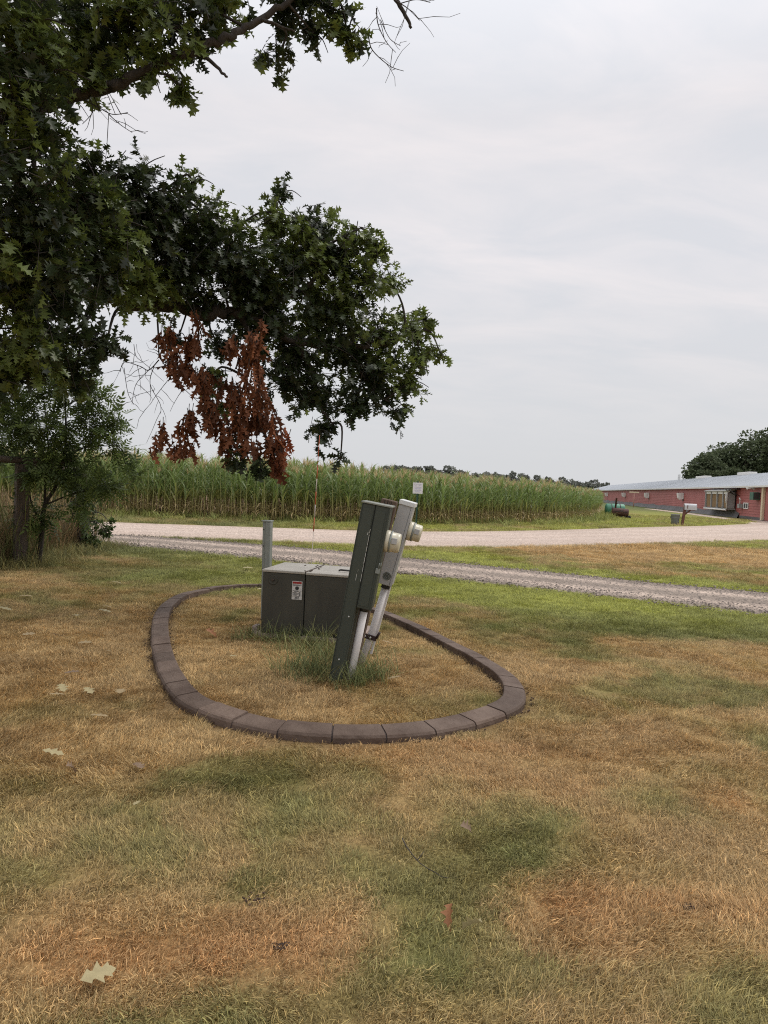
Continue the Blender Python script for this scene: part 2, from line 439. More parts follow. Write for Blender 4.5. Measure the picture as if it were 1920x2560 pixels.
def road(name, N, S, z, colfun, m, label, per=16, across=26, ragged=.22):
    a = catmull(N, per); b = catmull(S, per)
    def resample(P, n):
        d = np.r_[0, np.cumsum(np.hypot(*np.diff(P, axis=0).T))]; t = np.linspace(0, d[-1], n)
        return np.stack([np.interp(t, d, P[:, 0]), np.interp(t, d, P[:, 1])], 1)
    n = 420
    a, b = resample(a, n), resample(b, n)
    s = np.linspace(0, 1, across)
    P = a[:, None]*(1-s[None, :, None]) + b[:, None]*s[None, :, None]
    nx_ = (fbm(P[..., 0], P[..., 1], 1.5, 61)-.5)*2*ragged + (fbm(P[..., 0], P[..., 1], 7, 63)-.5)*ragged
    d = (b-a); d = d/np.linalg.norm(d, axis=1)[:, None]
    edge = np.zeros(across); edge[0] = -1; edge[-1] = 1
    P = P + d[:, None]*(nx_*edge[None])[..., None]
    zz_ = z + .012*np.sin(math.pi*s)[None]*np.ones((n, 1)); zz_[:, 0] = -.02; zz_[:, -1] = -.02
    c = colfun(P[..., 0], P[..., 1], s[None]*np.ones((n, 1)))
    i = (np.arange(n-1)[:, None]*across + np.arange(across-1)[None]).ravel()
    o = mesh_obj(name, np_mesh(name, np.dstack([P, zz_]).reshape(-1, 3), None, c.reshape(-1, 3), F4=np.stack([i, i+1, i+across+1, i+across], 1), smooth=True), m)
    return tag(o, label, kind='structure')
def road_col(x, y, s):
    w = np.zeros_like(s)
    for k in (.28, .47, .66): w += np.exp(-((s-k)/.06)**2)
    v = fbm(x*.5, y, .8, 83)
    c = np.array((.53, .425, .355))*(.88+.3*v)[..., None] + .05*w[..., None]
    e = sstep(.5, .40, np.abs(s-.5))[..., None]
    return c*e + np.array((.36, .30, .20))*(1-e)
def drive_col(x, y, s):
    t = np.exp(-((s-.36)/.10)**2) + np.exp(-((s-.78)/.10)**2)
    v = fbm(x, y, 1.3, 85)
    c = np.array((.29, .238, .198))*(.8+.4*v)[..., None] + np.array((.24, .19, .155))*np.clip(t*(.55+.9*v), 0, 1)[..., None]
    return c
road('gravel_road', ROAD_N, ROAD_S, .006, road_col, gravel_mat('gravel_pink', 0, 0, 0, 26), 'pale pinkish gravel farm road in front of the corn field', ragged=.3)
road('driveway', DRIVE_N, DRIVE_S, .014, drive_col, gravel_mat('gravel_grey', 0, 0, 0, 30), 'grey gravel driveway with two paler wheel tracks', ragged=.2)
tn = [(x-.9, y) for x, y in TRACK]; ts = [(x+.9, y-.2) for x, y in TRACK]
road('dirt_track', tn, ts, .008, road_col, bpy.data.materials['gravel_pink'], 'narrow pale dirt track running up to the red barn', ragged=.3, across=10)

# ------------------------------------------------------------------ instanced ground cover
def gn_scatter(name, pts, protos, m_list, label, cols, scl, idx, parent=None, tilt=None, rotz=None):
    """one stuff object: points carry colour, rotation, size and kind; geometry nodes put a clump on each"""
    pc = bpy.data.collections.new(name + '_clumps')
    for i, me in enumerate(protos):
        o = bpy.data.objects.new('%s_%02d' % (name, i), me); pc.objects.link(o)
    n = len(pts)
    me = bpy.data.meshes.new(name)
    me.vertices.add(n); me.vertices.foreach_set('co', np.asarray(pts, np.float32).ravel())
    a = me.attributes.new('tuft_col', 'FLOAT_COLOR', 'POINT'); c = np.ones((n, 4), np.float32); c[:, :3] = cols; a.data.foreach_set('color', c.ravel())
    a = me.attributes.new('tuft_rot', 'FLOAT_VECTOR', 'POINT'); r = np.zeros((n, 3), np.float32); r[:, 2] = rng.uniform(0, 6.283, n)
    if rotz is not None: r[:, 2] = rotz
    if tilt is not None: r[:, :2] = rng.normal(0, tilt, (n, 2))
    a.data.foreach_set('vector', r.ravel())
    a = me.attributes.new('tuft_scl', 'FLOAT_VECTOR', 'POINT'); a.data.foreach_set('vector', np.asarray(scl, np.float32).ravel())
    a = me.attributes.new('tuft_idx', 'INT', 'POINT'); a.data.foreach_set('value', np.asarray(idx, np.int32))
    o = mesh_obj(name, me, None, parent)
    ng = bpy.data.node_groups.new(name + '_nodes', 'GeometryNodeTree')
    ng.interface.new_socket('Geometry', in_out='INPUT', socket_type='NodeSocketGeometry')
    ng.interface.new_socket('Geometry', in_out='OUTPUT', socket_type='NodeSocketGeometry')
    N, L = ng.nodes, ng.links
    gi, go = N.new('NodeGroupInput'), N.new('NodeGroupOutput')
    ci = N.new('GeometryNodeCollectionInfo'); ci.inputs['Collection'].default_value = pc
    ci.inputs['Separate Children'].default_value = True; ci.inputs['Reset Children'].default_value = True
    ip = N.new('GeometryNodeInstanceOnPoints'); ip.inputs['Pick Instance'].default_value = True
    def att(nm, ty):
        q = N.new('GeometryNodeInputNamedAttribute'); q.data_type = ty; q.inputs['Name'].default_value = nm
        return q.outputs['Attribute']
    L.new(gi.outputs[0], ip.inputs['Points']); L.new(ci.outputs[0], ip.inputs['Instance'])
    L.new(att('tuft_idx', 'INT'), ip.inputs['Instance Index'])
    L.new(att('tuft_rot', 'FLOAT_VECTOR'), ip.inputs['Rotation'])
    L.new(att('tuft_scl', 'FLOAT_VECTOR'), ip.inputs['Scale'])
    L.new(ip.outputs[0], go.inputs[0])
    md = o.modifiers.new('scatter', 'NODES'); md.node_group = ng
    return tag(o, label, kind='stuff')

def blades(n, rad, hmin, hmax, w, lean, curl, seed, cvar=.35, gold=.3, comb=0):
    r = np.random.default_rng(seed)
    ang = r.uniform(0, 6.283, n); rr = rad*np.sqrt(r.uniform(0, 1, n))
    bx, by = rr*np.cos(ang), rr*np.sin(ang)
    h = r.uniform(hmin, hmax, n)*np.where(r.uniform(0, 1, n) < .06, 1.5, 1); th = r.normal(0, comb, n) if comb else r.uniform(0, 6.283, n)
    ln = np.abs(r.normal(0, lean, n)); dx, dy = np.cos(th), np.sin(th)
    sx, sy = -dy, dx
    V = []; seg = (0, .4, .75, 1)
    wid = w*r.uniform(.6, 1.3, n)
    for k, t in enumerate(seg):
        out = h*(np.sin(ln)*t + curl*t*t); up = h*np.maximum(np.cos(ln)*t - curl*.5*t*t*(ln+.3), .02*t)
        cx, cy = bx+dx*out, by+dy*out
        ww = wid*(1-.25*t)*.5
        if k < 3:
            V.append(np.stack([cx-sx*ww, cy-sy*ww, up-.006*(k == 0)], 1)); V.append(np.stack([cx+sx*ww, cy+sy*ww, up-.006*(k == 0)], 1))
        else: V.append(np.stack([cx, cy, up], 1))
    V = np.stack(V, 1)                       # n,7,3
    base = np.arange(n)[:, None]*7
    F4 = np.concatenate([base+np.array([[0, 1, 3, 2]]), base+np.array([[2, 3, 5, 4]])])
    F3 = base+np.array([[4, 5, 6]])
    tone = (1+cvar*r.normal(0, 1, n)).clip(.45, 1.8)
    cc = np.stack([tone, tone, tone], 1)
    gd = r.uniform(0, 1, n) < gold
    cc[gd] *= np.array((1.3, 1.22, 1.12))
    return V.reshape(-1, 3), F3, F4, np.repeat(cc, 7, 0)

M_blade = attr_mat('grass_blade', 'tuft_col', 'INSTANCER', rough=.7, transl=.25, inst=True, spec=.25)
def blade_mesh(*a, **k):
    V, F3, F4, c = blades(*a, **k)
    me = np_mesh('tuft', V, F3, c, 'blade', F4); me.materials.append(M_blade); return me
short = [blade_mesh(185, .085, .008, .028, .0020, 1.05, .45, 100+i, comb=1.1) for i in range(8)]
long_ = [blade_mesh(150, .085, .012, .038, .0021, .95, .5, 200+i, comb=.9) for i in range(6)]

def scatter_pts(n, x0, x1, y0, y1): return rng.uniform(x0, x1, n), rng.uniform(y0, y1, n)
def grass_zone(dens, y0, y1, zone):
    """points inside a wedge that widens with distance, plus a margin for a step to the side"""
    wmax = .62*y1+1.6
    n = int(dens*2*wmax*(y1-y0))
    x, y = scatter_pts(n, -wmax, wmax, y0, y1)
    ok = (np.abs(x) < .62*y+1.6)
    x, y = x[ok], y[ok]
    ok = ~in_poly(x, y, drive_poly) & ~in_poly(x, y, road_poly) & ~in_poly(x, y, CORN_POLY)
    return x[ok], y[ok]
xs, ys, ss = [], [], []
for dens, a, b, s in ((330, 1.3, 3.2, 1), (270, 3.2, 5, 1.05), (200, 5, 8, 1.15), (120, 8, 13, 1.4), (45, 13, 20, 1.9), (14, 20, 34, 3.0), (4, 34, 62, 4.5)):
    x, y = grass_zone(dens, a, b, 0); xs.append(x); ys.append(y); ss.append(np.full(len(x), s))
x, y, s = (np.concatenate(v) for v in (xs, ys, ss))
dk = dist_path(x, y, kerb_path[::3], True)
ok = dk > .105
DIRT = [(-0.40, 2.53, 0.035), (-0.27, 2.28, 0.018), (1.11, 5.08, 0.050), (1.19, 2.61, 0.020)]
for dx_, dy_, dr_ in DIRT: ok &= np.hypot(x-dx_, y-dy_) > dr_*rng.uniform(.5, 1.2, len(x))
ok &= ~((x > -1.2) & (x < -.2) & (y > 6.85) & (y < 7.6))
ok &= ~((dk < .18) & (rng.uniform(0, 1, len(x)) < .55))
x, y, s = x[ok], y[ok], s[ok]
c = lawn_color(x, y)
green = (c[:, 1]/c[:, 0] > .86)
hh = s*rng.uniform(.8, 1.25, len(x))*np.where(green, 1.05, .95)
sx_ = s*rng.uniform(.85, 1.2, len(x))
lush = fbm(x, y, .9, 141) > .47
near_mow = (y < 5.6) & lush
idx = np.where(near_mow, 8+rng.integers(0, 6, len(x)), rng.integers(0, 8, len(x)))
c = c*rng.uniform(.8, 1.2, len(x))[:, None]
zg = (fbm(x, y, 1.4, 5)-.5)*.02*(np.hypot(x, y) < 14)-.012
gn_scatter('lawn_grass', np.stack([x, y, zg], 1), short+long_, None, 'short mown drought-dry lawn grass with green patches', c, np.stack([sx_, sx_, hh], 1), idx, tilt=.12, rotz=9*fbm(x, y, 1.7, 171)+4*fbm(x, y, .5, 181)+rng.normal(0, .5, len(x)))

# rougher weeds on the verge under the corn
weed = [blade_mesh(40, .22, .12, .42, .012, .45, .5, 300+i, cvar=.3) for i in range(5)]
vx, vy = scatter_pts(9000, -18, 22, 24, 60)
dc = dist_path(vx, vy, CORN_EDGE)
ok = (dc < 2.2*rng.uniform(0, 1, len(vx))) & ~in_poly(vx, vy, road_poly)
vx, vy, dc = vx[ok], vy[ok], dc[ok]
vc = np.array((.24, .27, .085))*(1+.7*(fbm(vx, vy, .7, 151)-.5)[:, None]) + np.array((.12, .08, .03))*(rng.uniform(0, 1, len(vx)) < .25)[:, None]
hs = rng.uniform(.5, 1.3, len(vx))*np.where(vy > 40, 1.3, 1)
gn_scatter('verge_weeds', np.stack([vx, vy, 0*vx-.02], 1), weed, None, 'rough green weeds along the foot of the corn', vc, np.stack([hs, hs, hs*.9], 1), rng.integers(0, 5, len(vx)), tilt=.1)

# ------------------------------------------------------------------ kerb ring
M_kerb = mat('stamped_concrete_brown', (.158, .115, .090), .7, .45, 4, dark=(.088, .060, .046), bump=.8, bscale=16, rand=.22, spec=.2)
kb = empty('landscape_kerb', (-.7, 7, 0))
tag(kb, 'oval brown stamped concrete landscape kerb ringing the utility boxes', 'kerb')
def resample_closed(P, n):
    Q = np.vstack([P, P[:1]]); d = np.r_[0, np.cumsum(np.hypot(*np.diff(Q, axis=0).T))]; t = np.linspace(0, d[-1], n, endpoint=False)
    return np.stack([np.interp(t, d, Q[:, 0]), np.interp(t, d, Q[:, 1])], 1), d[-1]
_, KL = resample_closed(kerb_path, 10)
NB = int(round(KL/.305)); SUB = 5
kp, _ = resample_closed(kerb_path, NB*SUB*4)
kt = np.roll(kp, -2, 0) - np.roll(kp, 2, 0); kt /= np.linalg.norm(kt, axis=1)[:, None]
knm = np.stack([kt[:, 1], -kt[:, 0]], 1)
cen = kp.mean(0)
if ((kp[0]-cen)@knm[0]) < 0: knm = -knm      # outward
PROF = [(-.082, -.05), (-.081, .046), (-.078, .053), (-.070, .055), (.055, .043), (.070, .037), (.080, .022), (.084, -.05)]   # offset outward, height
def kerb_strip(i0, i1, steps, inset=0., drop=0., jit=0.):
    V = []; n = len(kp)
    for q in range(steps+1):
        f = (i0 + (i1-i0)*q/steps) % n; a = int(f) % n; t = f-int(f); b = (a+1) % n
        p = kp[a]*(1-t)+kp[b]*t; nn = knm[a]*(1-t)+knm[b]*t
        for o_, h_ in PROF:
            k = 1-inset/.1
            V.append((p[0]+nn[0]*o_*k-kb.location.x, p[1]+nn[1]*o_*k-kb.location.y, (h_-drop)+jit if h_ > 0 else h_))
    m_ = len(PROF); F = []
    for q in range(steps):
        for j in range(m_-1):
            a = q*m_+j; F.append((a, a+1, a+m_+1, a+m_))
    return V, F, m_
for b in range(NB):
    g = .010/KL*len(kp)
    V, F, m_ = kerb_strip(b*SUB*4+g*.5, (b+1)*SUB*4-g*.5, 4, 0, 0, rnd.uniform(-.005, .004))
    me = bpy.data.meshes.new('kerb_block')
    nv = len(V); V = V + V[:m_] + V[4*m_:5*m_]
    caps = [tuple(range(nv, nv+m_))[::-1], tuple(range(nv+m_, nv+2*m_))]
    me.from_pydata(V, [], F+caps); me.update()
    for p_ in me.polygons: p_.use_smooth = False
    mesh_obj('kerb_block', me, M_kerb, kb)
V, F, m_ = kerb_strip(0, len(kp), NB*SUB, .008, .010)
me = bpy.data.meshes.new('kerb_bed'); me.from_pydata(V, [], F); me.update()
mesh_obj('kerb_bed', me, mat('kerb_joint_dirt', (.06, .045, .04), .9), kb)
# crumbs of bare soil along the kerb
crumb = []
for i in range(4):
    t = bmesh.new(); bmesh.ops.create_icosphere(t, subdivisions=1, radius=.012)
    for v in t.verts: v.co *= rnd.uniform(.6, 1.3)
    me = bpy.data.meshes.new('crumb'); t.to_mesh(me); t.free()
    a = me.attributes.new('blade', 'FLOAT_COLOR', 'POINT'); a.data.foreach_set('color', np.ones(len(me.vertices)*4, np.float32))
    me.materials.append(M_blade); crumb.append(me)
i_ = rng.integers(0, len(kp), 800); off = np.where(rng.uniform(0, 1, 800) < .6, rng.normal(.105, .02, 800), rng.normal(-.098, .012, 800))
cp = kp[i_] + knm[i_]*off[:, None]
cz = rng.uniform(.2, .8, 800)
extra = []
for dx_, dy_, dr_ in DIRT: extra.append(np.stack([rng.normal(dx_, dr_*.6, 45), rng.normal(dy_, dr_*.5, 45)], 1))
ex = np.concatenate(extra); cp = np.vstack([cp, ex]); cz = np.r_[cz, rng.uniform(.15, .45, len(ex))]
gn_scatter('soil_crumbs', np.c_[cp, np.zeros(len(cp))], crumb, None, 'dark crumbs of bare soil beside the kerb', np.array((.085, .055, .04))*rng.uniform(.6, 1.5, (len(cp), 1)), np.stack([cz, cz, cz*.7], 1), rng.integers(0, 4, len(cp)))

# gravel stones thrown loose on the driveway
stone = []
for i in range(4):
    t = bmesh.new(); bmesh.ops.create_icosphere(t, subdivisions=1, radius=.018)
    for v in t.verts: v.co *= rnd.uniform(.7, 1.25)
    me = bpy.data.meshes.new('stone'); t.to_mesh(me); t.free()
    a = me.attributes.new('blade', 'FLOAT_COLOR', 'POINT'); a.data.foreach_set('color', np.ones(len(me.vertices)*4, np.float32))
    me.materials.append(M_blade); stone.append(me)
sx0, sy0 = scatter_pts(60000, -9, 11, 7, 18)
ok = (in_poly(sx0, sy0, drive_poly) | ((dist_path(sx0, sy0, DRIVE_S) < .35) & (rng.uniform(0, 1, len(sx0)) < .25)) | ((dist_path(sx0, sy0, DRIVE_N) < .35) & (rng.uniform(0, 1, len(sx0)) < .25))) & (np.abs(sx0) < .62*sy0+1.2)
sx0, sy0 = sx0[ok], sy0[ok]
sz = rng.uniform(.35, 1.1, len(sx0))
gn_scatter('loose_gravel', np.c_[sx0, sy0, np.full(len(sx0), .02)], stone, None, 'loose grey gravel stones on the driveway', np.array((.33, .28, .245))*rng.uniform(.45, 1.2, (len(sx0), 1)), np.stack([sz, sz, sz*.7], 1), rng.integers(0, 4, len(sx0)))

# ------------------------------------------------------------------ red barn
M_red = mat('red_siding', (.40, .118, .105), .6, .2, .5, dark=(.33, .10, .09), bump=.15, bscale=12)
M_roof = mat('galvanised_roof', (.50, .53, .56), .45, .18, .25, metal=.25, bump=.08, bscale=4)
M_white = mat('white_paint', (.82, .81, .78), .5, .2, 6)
M_cream = mat('cream_trim', (.72, .60, .42), .6, .15, 3)
M_skirt = mat('grey_plastic_skirt', (.13, .125, .125), .6, .5, 1.5, bump=.6, bscale=3)
M_dark = mat('dark_metal', (.035, .033, .032), .5, .3, 12)
M_grey = mat('weathered_grey_metal', (.34, .34, .33), .55, .3, 5)
M_pad = mat('brown_cooling_pad', (.30, .19, .085), .9, .45, 2.0, stretch=(4, 1, .25))
M_glass = mat('dark_window_glass', (.03, .035, .04), .08, .2, 3)
M_greenbox = mat('green_paint', (.045, .14, .095), .5, .3, 3)
barn = empty('barn', (BX0, BY0, 0), (0, 0, math.atan2(BU.y, BU.x)))
tag(barn, 'very long low red barn with pale metal roof beyond the gravel road', 'barn')
S0, S1, EAVE = -12, 168, 3.05
V, F = [], []
pitch = .24; z = .25; k = 0
while z < EAVE-.02:
    z1 = min(z+pitch, EAVE)
    for s_ in (S0, S1): V += [(s_, .035, z), (s_, .0, z1), ]
    b = k*4; F.append((b, b+2, b+3, b+1))
    V += [(S0, .0, z1), (S1, .0, z1), (S1, .035, z1), (S0, .035, z1)]
    k += 1; z = z1
V = []; F = []
z = .25
while z < EAVE-.02:
    z1 = min(z+pitch, EAVE); b = len(V)
    V += [(S0, .035, z), (S1, .035, z), (S1, .004, z1), (S0, .004, z1), (S1, .035, z1), (S0, .035, z1)]
    F += [(b, b+1, b+2, b+3), (b+3, b+2, b+4, b+5)]
    z = z1
me = bpy.data.meshes.new('siding'); me.from_pydata(V, [], F); me.update()
mesh_obj('siding', me, M_red, barn)
MB().box((S0, -13.2, 0), (S1, -.01, EAVE-.06)).build('wall', M_red, barn)
# roof: two slopes with standing seams
RZ, RD, OV = 5.0, -6.6, .45
rf = MB()
rf.prism([(OV, EAVE-.14), (OV, EAVE-.02), (RD, RZ), (-13.2-OV, EAVE-.02), (-13.2-OV, EAVE-.14), (RD, RZ-.12)], S1-S0+1.2, TR(S0-.6, 0, 0) @ Matrix(((0, 1, 0, 0), (1, 0, 0, 0), (0, 0, 1, 0), (0, 0, 0, 1))))
roof = rf.build('roof', M_roof, barn)
sm = MB(); s_ = S0
while s_ < S1:
    sm.tube([(s_, OV, EAVE-.01), (s_, RD, RZ+.012)], .018, 4, False); s_ += .9
sm.build('roof_seams', M_roof, roof)['kind'] = 'stuff'
MB().box((S0-.6, OV+.004, EAVE-.16), (S1+.6, OV+.03, EAVE-.005)).build('fascia', M_white, roof)
for a, L in ((26, 4.6), (47, 5.5)):
    MB().box((a, RD-.5, RZ-.15), (a+L, RD+.5, RZ+.26), .06).build('ridge_vent', M_white, roof)
rr = MB()
for q in range(4): rr.tube([(66+q*.55, RD, RZ-.1), (66+q*.55, RD, RZ+.9)], .03, 6)
rr.tube([(66, RD, RZ+.88), (67.65, RD, RZ+.88)], .03, 6); rr.tube([(66, RD, RZ+.45), (67.65, RD, RZ+.45)], .025, 6)
rr.build('roof_rail', M_grey, roof)
# skirt of grey plastic along the foot
n = 420; V = []; F = []
for i in range(n+1):
    s_ = 6.8 + (S1-6.8)*(i/n)**1.6
    hgt = .58 + .22*noise.noise((s_*.22, 0, 0)) + .3*math.exp(-((s_-9)/1.4)**2)
    w = .16 + .10*noise.noise((s_*.8, 3, 0))
    V += [(s_, .05, hgt), (s_, .06+w*.5, hgt*.55), (s_, .10+w*1.5, -.03)]
for i in range(n):
    a = i*3; F += [(a, a+3, a+4, a+1), (a+1, a+4, a+5, a+2)]
me = bpy.data.meshes.new('skirt'); me.from_pydata(V, [], F); me.update()
mesh_obj('skirt', me, M_skirt, barn)
MB().box((S0, .0, 0), (6.8, .045, .25)).build('sill_board', M_skirt, barn)
# hooded fans
for s_ in (31.4, 56.5, 83, 112):
    fa = MB(); fa.box((s_-.42, .03, 1.6), (s_+.42, .16, 2.4), .02)
    fo = fa.build('fan', M_white, barn)
    MB().prism([(.16, 2.42), (.78, 2.34), (.68, 1.72), (.48, 1.5), (.16, 1.58)], .78, TR(s_-.39, 0, 0) @ Matrix(((0, 1, 0, 0), (1, 0, 0, 0), (0, 0, 1, 0), (0, 0, 0, 1)))).build('hood', M_white, fo)
    MB().box((s_-.34, .02, 1.35), (s_+.34, .05, 1.64)).build('mount_board', M_dark, fo)
    MB().tube([(s_-.36, .10, 2.1), (s_-.36, .75, 2.42)], .03, 6).build('bracket', M_dark, fo)
# cooling-pad bay
bay = MB(); bay.box((8.2, .04, .86), (16.6, .16, 2.62)).build('cooling_bay', M_dark, barn)
bayo = bpy.data.objects['cooling_bay']
MB().prism([(.02, 2.82), (.95, 2.62), (.95, 2.52), (.02, 2.70)], 9.0, TR(7.9, 0, 0) @ Matrix(((0, 1, 0, 0), (1, 0, 0, 0), (0, 0, 1, 0), (0, 0, 0, 1)))).build('awning', M_grey, bayo)
MB().box((8.1, .05, .74), (16.7, .95, .86)).build('ledge', M_grey, bayo)
xs_ = [8.2, 9.8, 12.0, 14.3, 16.6]
for a, b in zip(xs_, xs_[1:]):
    MB().box((a+.16, .60, .90), (b-.16, .72, 2.28), .01).build('cooling_pad', M_pad, bayo)
    MB().box((a+.14, .66, 2.285), (b-.14, .80, 2.53)).build('header_panel', M_white, bayo)
MB().box((8.03, .17, .87), (8.09, .90, 2.50), .01).build('end_panel', M_grey, bayo)
for a in xs_: MB().box((a-.10, .62, .86), (a+.10, .86, 2.53), .01).build('post', M_grey, bayo)
pp = MB(); pp.tube([(7.95, .92, .8), (7.95, .92, 2.4), (7.95, .5, 2.75), (7.6, .1, 2.8)], .06, 8); pp.tube([(7.85, 1.05, 1.4), (7.85, 1.05, 2.3)], .05, 8); pp.tube([(8.0, .98, .70), (16.5, .98, .70)], .07, 8)
pp.build('pipework', M_white, bayo)
MB().box((6.9, .04, 2.72), (8.1, 1.25, 2.80), .01).build('shelf', M_dark, bayo)
for q in (6.95, 8.0): MB().tube([(q, .04, 2.1), (q, 1.1, 2.71)], .04, 6).build('bracket', M_dark, bayo)
# cooler box, window, floods, pipe, corner trim
ac = MB().box((1.0, .04, 1.78), (2.0, .62, 2.46), .02).build('wall_cooler', M_greenbox, barn)
MB().box((.985, .10, 1.84), (.997, .58, 2.41)).build('grille', M_dark, ac)
wn_ = MB()
for lo, hi in (((4.1, .04, .92), (5.5, .10, 1.0)), ((4.1, .04, 1.42), (5.5, .10, 1.5)), ((4.1, .04, 1.0), (4.2, .10, 1.42)), ((5.4, .04, 1.0), (5.5, .10, 1.42)), ((4.75, .04, 1.0), (4.85, .10, 1.42))): wn_.box(lo, hi)
win = wn_.build('window', M_white, barn)
for a in (4.2, 4.85): MB().box((a, .045, 1.0), (a+.55, .06, 1.42)).build('pane', M_glass, win)
MB().box((5.7, .04, .95), (6.3, .42, 1.36), .02).build('meter_cabinet', M_grey, barn)
MB().tube([(6.2, .2, 1.3), (6.2, .2, 1.75), (6.1, .3, 1.9), (6.0, .2, 1.75)], .05, 8).build('vent_pipe', M_white, barn)
fl = MB(); fl.box((2.4, .04, 2.72), (2.6, .12, 2.84)); fl.tube([(2.5, .12, 2.78), (2.5, .75, 2.80)], .03, 6)
flo = fl.build('floodlight', M_white, barn)
for q in (.25, .75): MB().lathe([(.03, 0), (.06, .06), (.11, .16), (.10, .18)], 12, TR(2.5, q, 2.8) @ ROT('Y', -90)).build('lamp_head', M_white, flo)
MB().box((-.35, .03, .05), (.05, .24, EAVE-.16), .01).build('corner_trim', M_cream, barn)
MB().box((-8, .04, .05), (-.6, .08, 2.5), .01).build('end_door', M_red, barn)

# ------------------------------------------------------------------ things in the yard
M_wood = mat('weathered_wood', (.17, .115, .08), .85, .55, 7, dark=(.07, .045, .032), bump=.6, bscale=22, stretch=(9, 9, .8))
M_redwood = mat('red_brown_post', (.17, .07, .05), .8, .4, 6, bump=.4, bscale=20, stretch=(6, 6, 1))
M_rust = mat('rusty_steel', (.115, .045, .036), .75, .5, 9, dark=(.045, .025, .024), bump=.3)
M_tank = mat('faded_green_tank', (.085, .27, .18), .5, .3, 2.5)
M_rubber = mat('black_rubber', (.02, .02, .02), .8)
M_alu = mat('pale_mailbox_metal', (.52, .53, .54), .45, .15, 6, metal=.2)
M_bin = mat('grey_bin', (.24, .25, .25), .55, .3, 5, metal=.2)

mbx = empty('mailbox', (17.62, 42.5, 0), (0, 0, R_(-8)))
tag(mbx, 'large pale grey mailbox on a leaning reddish wooden post beside the road', 'mailbox')
MB().box((-.07, -.07, -.1), (.07, .07, 1.22), .008, M=ROT('Y', 6)).build('post', M_redwood, mbx)
MB().tube([(.06, 0, .60), (.42, 0, .90)], .045, 6).build('brace', M_redwood, mbx)
MB().box((.02, -.14, .895), (.66, .14, .925), .005).build('shelf', M_redwood, mbx)
arch = [(-.15, 0), (.15, 0), (.15, .2)] + [(.15*math.cos(a), .2+.16*math.sin(a)) for a in np.linspace(.2, math.pi-.2, 9)] + [(-.15, .2)]
box_ = MB().prism(arch, .66, TR(.06, 0, .93) @ Matrix(((0, 1, 0, 0), (-1, 0, 0, 0), (0, 0, 1, 0), (0, 0, 0, 1)))).build('box', M_alu, mbx)
arch2 = [(x*1.04, z*1.02) for x, z in arch]
dr = MB().prism(arch2, .02, TR(.722, 0, .928) @ Matrix(((0, 1, 0, 0), (-1, 0, 0, 0), (0, 0, 1, 0), (0, 0, 0, 1)))).build('door', M_alu, mbx)
MB().box((.744, -.03, 1.12), (.765, .03, 1.16)).build('latch', M_dark, dr)
fg = MB(); fg.box((.2, -.172, 1.0), (.24, -.158, 1.2)); fg.build('flag', M_redwood, mbx)

bn = empty('waste_bin', (17.30, 42.75, 0))
tag(bn, 'grey round bin standing at the foot of the mailbox post', 'bin')
MB().lathe([(.20, 0), (.21, .02), (.255, .58), (.27, .60), (.27, .63), (.245, .63), (.235, .5), (.19, .03)], 22).build('body', M_bin, bn)
for q in (.2, .4): MB().lathe([(.215+q*.08, q), (.226+q*.08, q+.012), (.217+q*.08, q+.024)], 22).build('rib', M_bin, bn)
MB().tube([(-.27, 0, .5), (-.31, 0, .45), (-.27, 0, .40)], .012, 6).build('handle', M_dark, bn)

tk = empty('fuel_tank', (17.1, 53.4, 0), (0, 0, R_(-4)))
tag(tk, 'faded green horizontal fuel tank in the grass behind the rusty barrel smoker', 'tank')
MB().lathe([(.02, -.72), (.2, -.70), (.36, -.66), (.40, -.60), (.40, .60), (.36, .66), (.2, .70), (.02, .72)], 28, TR(0, 0, .58) @ ROT('Y', 90)).build('tank_body', M_tank, tk)
for q in (-.3, .32): MB().lathe([(.405, -.03), (.412, -.03), (.412, .03), (.405, .03)], 28, TR(q, 0, .58) @ ROT('Y', 90)).build('strap', M_dark, tk)
for q in (-.45, .45): MB().box((q-.06, -.32, -.02), (q+.06, .32, .24), .01).build('cradle', M_dark, tk)
MB().lathe([(.06, 0), (.06, .08), (.03, .1)], 12, TR(.1, 0, .97)).build('filler_cap', M_dark, tk)

sk = empty('barrel_smoker', (16.55, 50.6, 0), (0, R_(3), R_(-6)))
tag(sk, 'rusty dark red barrel smoker with a tall chimney pipe beside the corn', 'smoker')
bd = MB().lathe([(.02, -.56), (.25, -.55), (.275, -.53), (.275, .53), (.25, .55), (.02, .56)], 26, TR(0, 0, .44) @ ROT('Y', 90)).build('barrel', M_rust, sk)
for q in (-.18, .18): MB().lathe([(.277, -.012), (.287, 0), (.277, .012)], 26, TR(q, 0, .44) @ ROT('Y', 90)).build('hoop', M_rust, bd)
MB().box((-.42, -.30, .46), (.42, -.255, .49), .005).build('lid_lip', M_dark, bd)
MB().tube([(-.12, -.27, .56), (-.12, -.34, .57), (.12, -.34, .57), (.12, -.27, .56)], .013, 6).build('lid_handle', M_dark, bd)
MB().lathe([(.062, 0), (.062, .74), (.075, .745), (.075, .80), (.05, .80)], 14, TR(-.34, 0, .62)).build('chimney', M_rust, sk)
for x_ in (-.42, .36):
    for y_ in (-.2, .2): MB().tube([(x_, y_, -.03), (x_, y_*.8, .3)], .02, 6).build('leg', M_dark, sk)
for y_ in (-.26, .26): MB().lathe([(.04, -.03), (.12, -.03), (.13, 0), (.12, .03), (.04, .03)], 18, TR(.60, y_, .13) @ ROT('X', 90)).build('wheel', M_rubber, sk)
MB().tube([(.60, -.27, .13), (.60, .27, .13)], .018, 6).build('axle', M_dark, sk)
MB().tube([(.60, 0, .13), (.45, 0, .25)], .02, 6).build('strut', M_dark, sk)

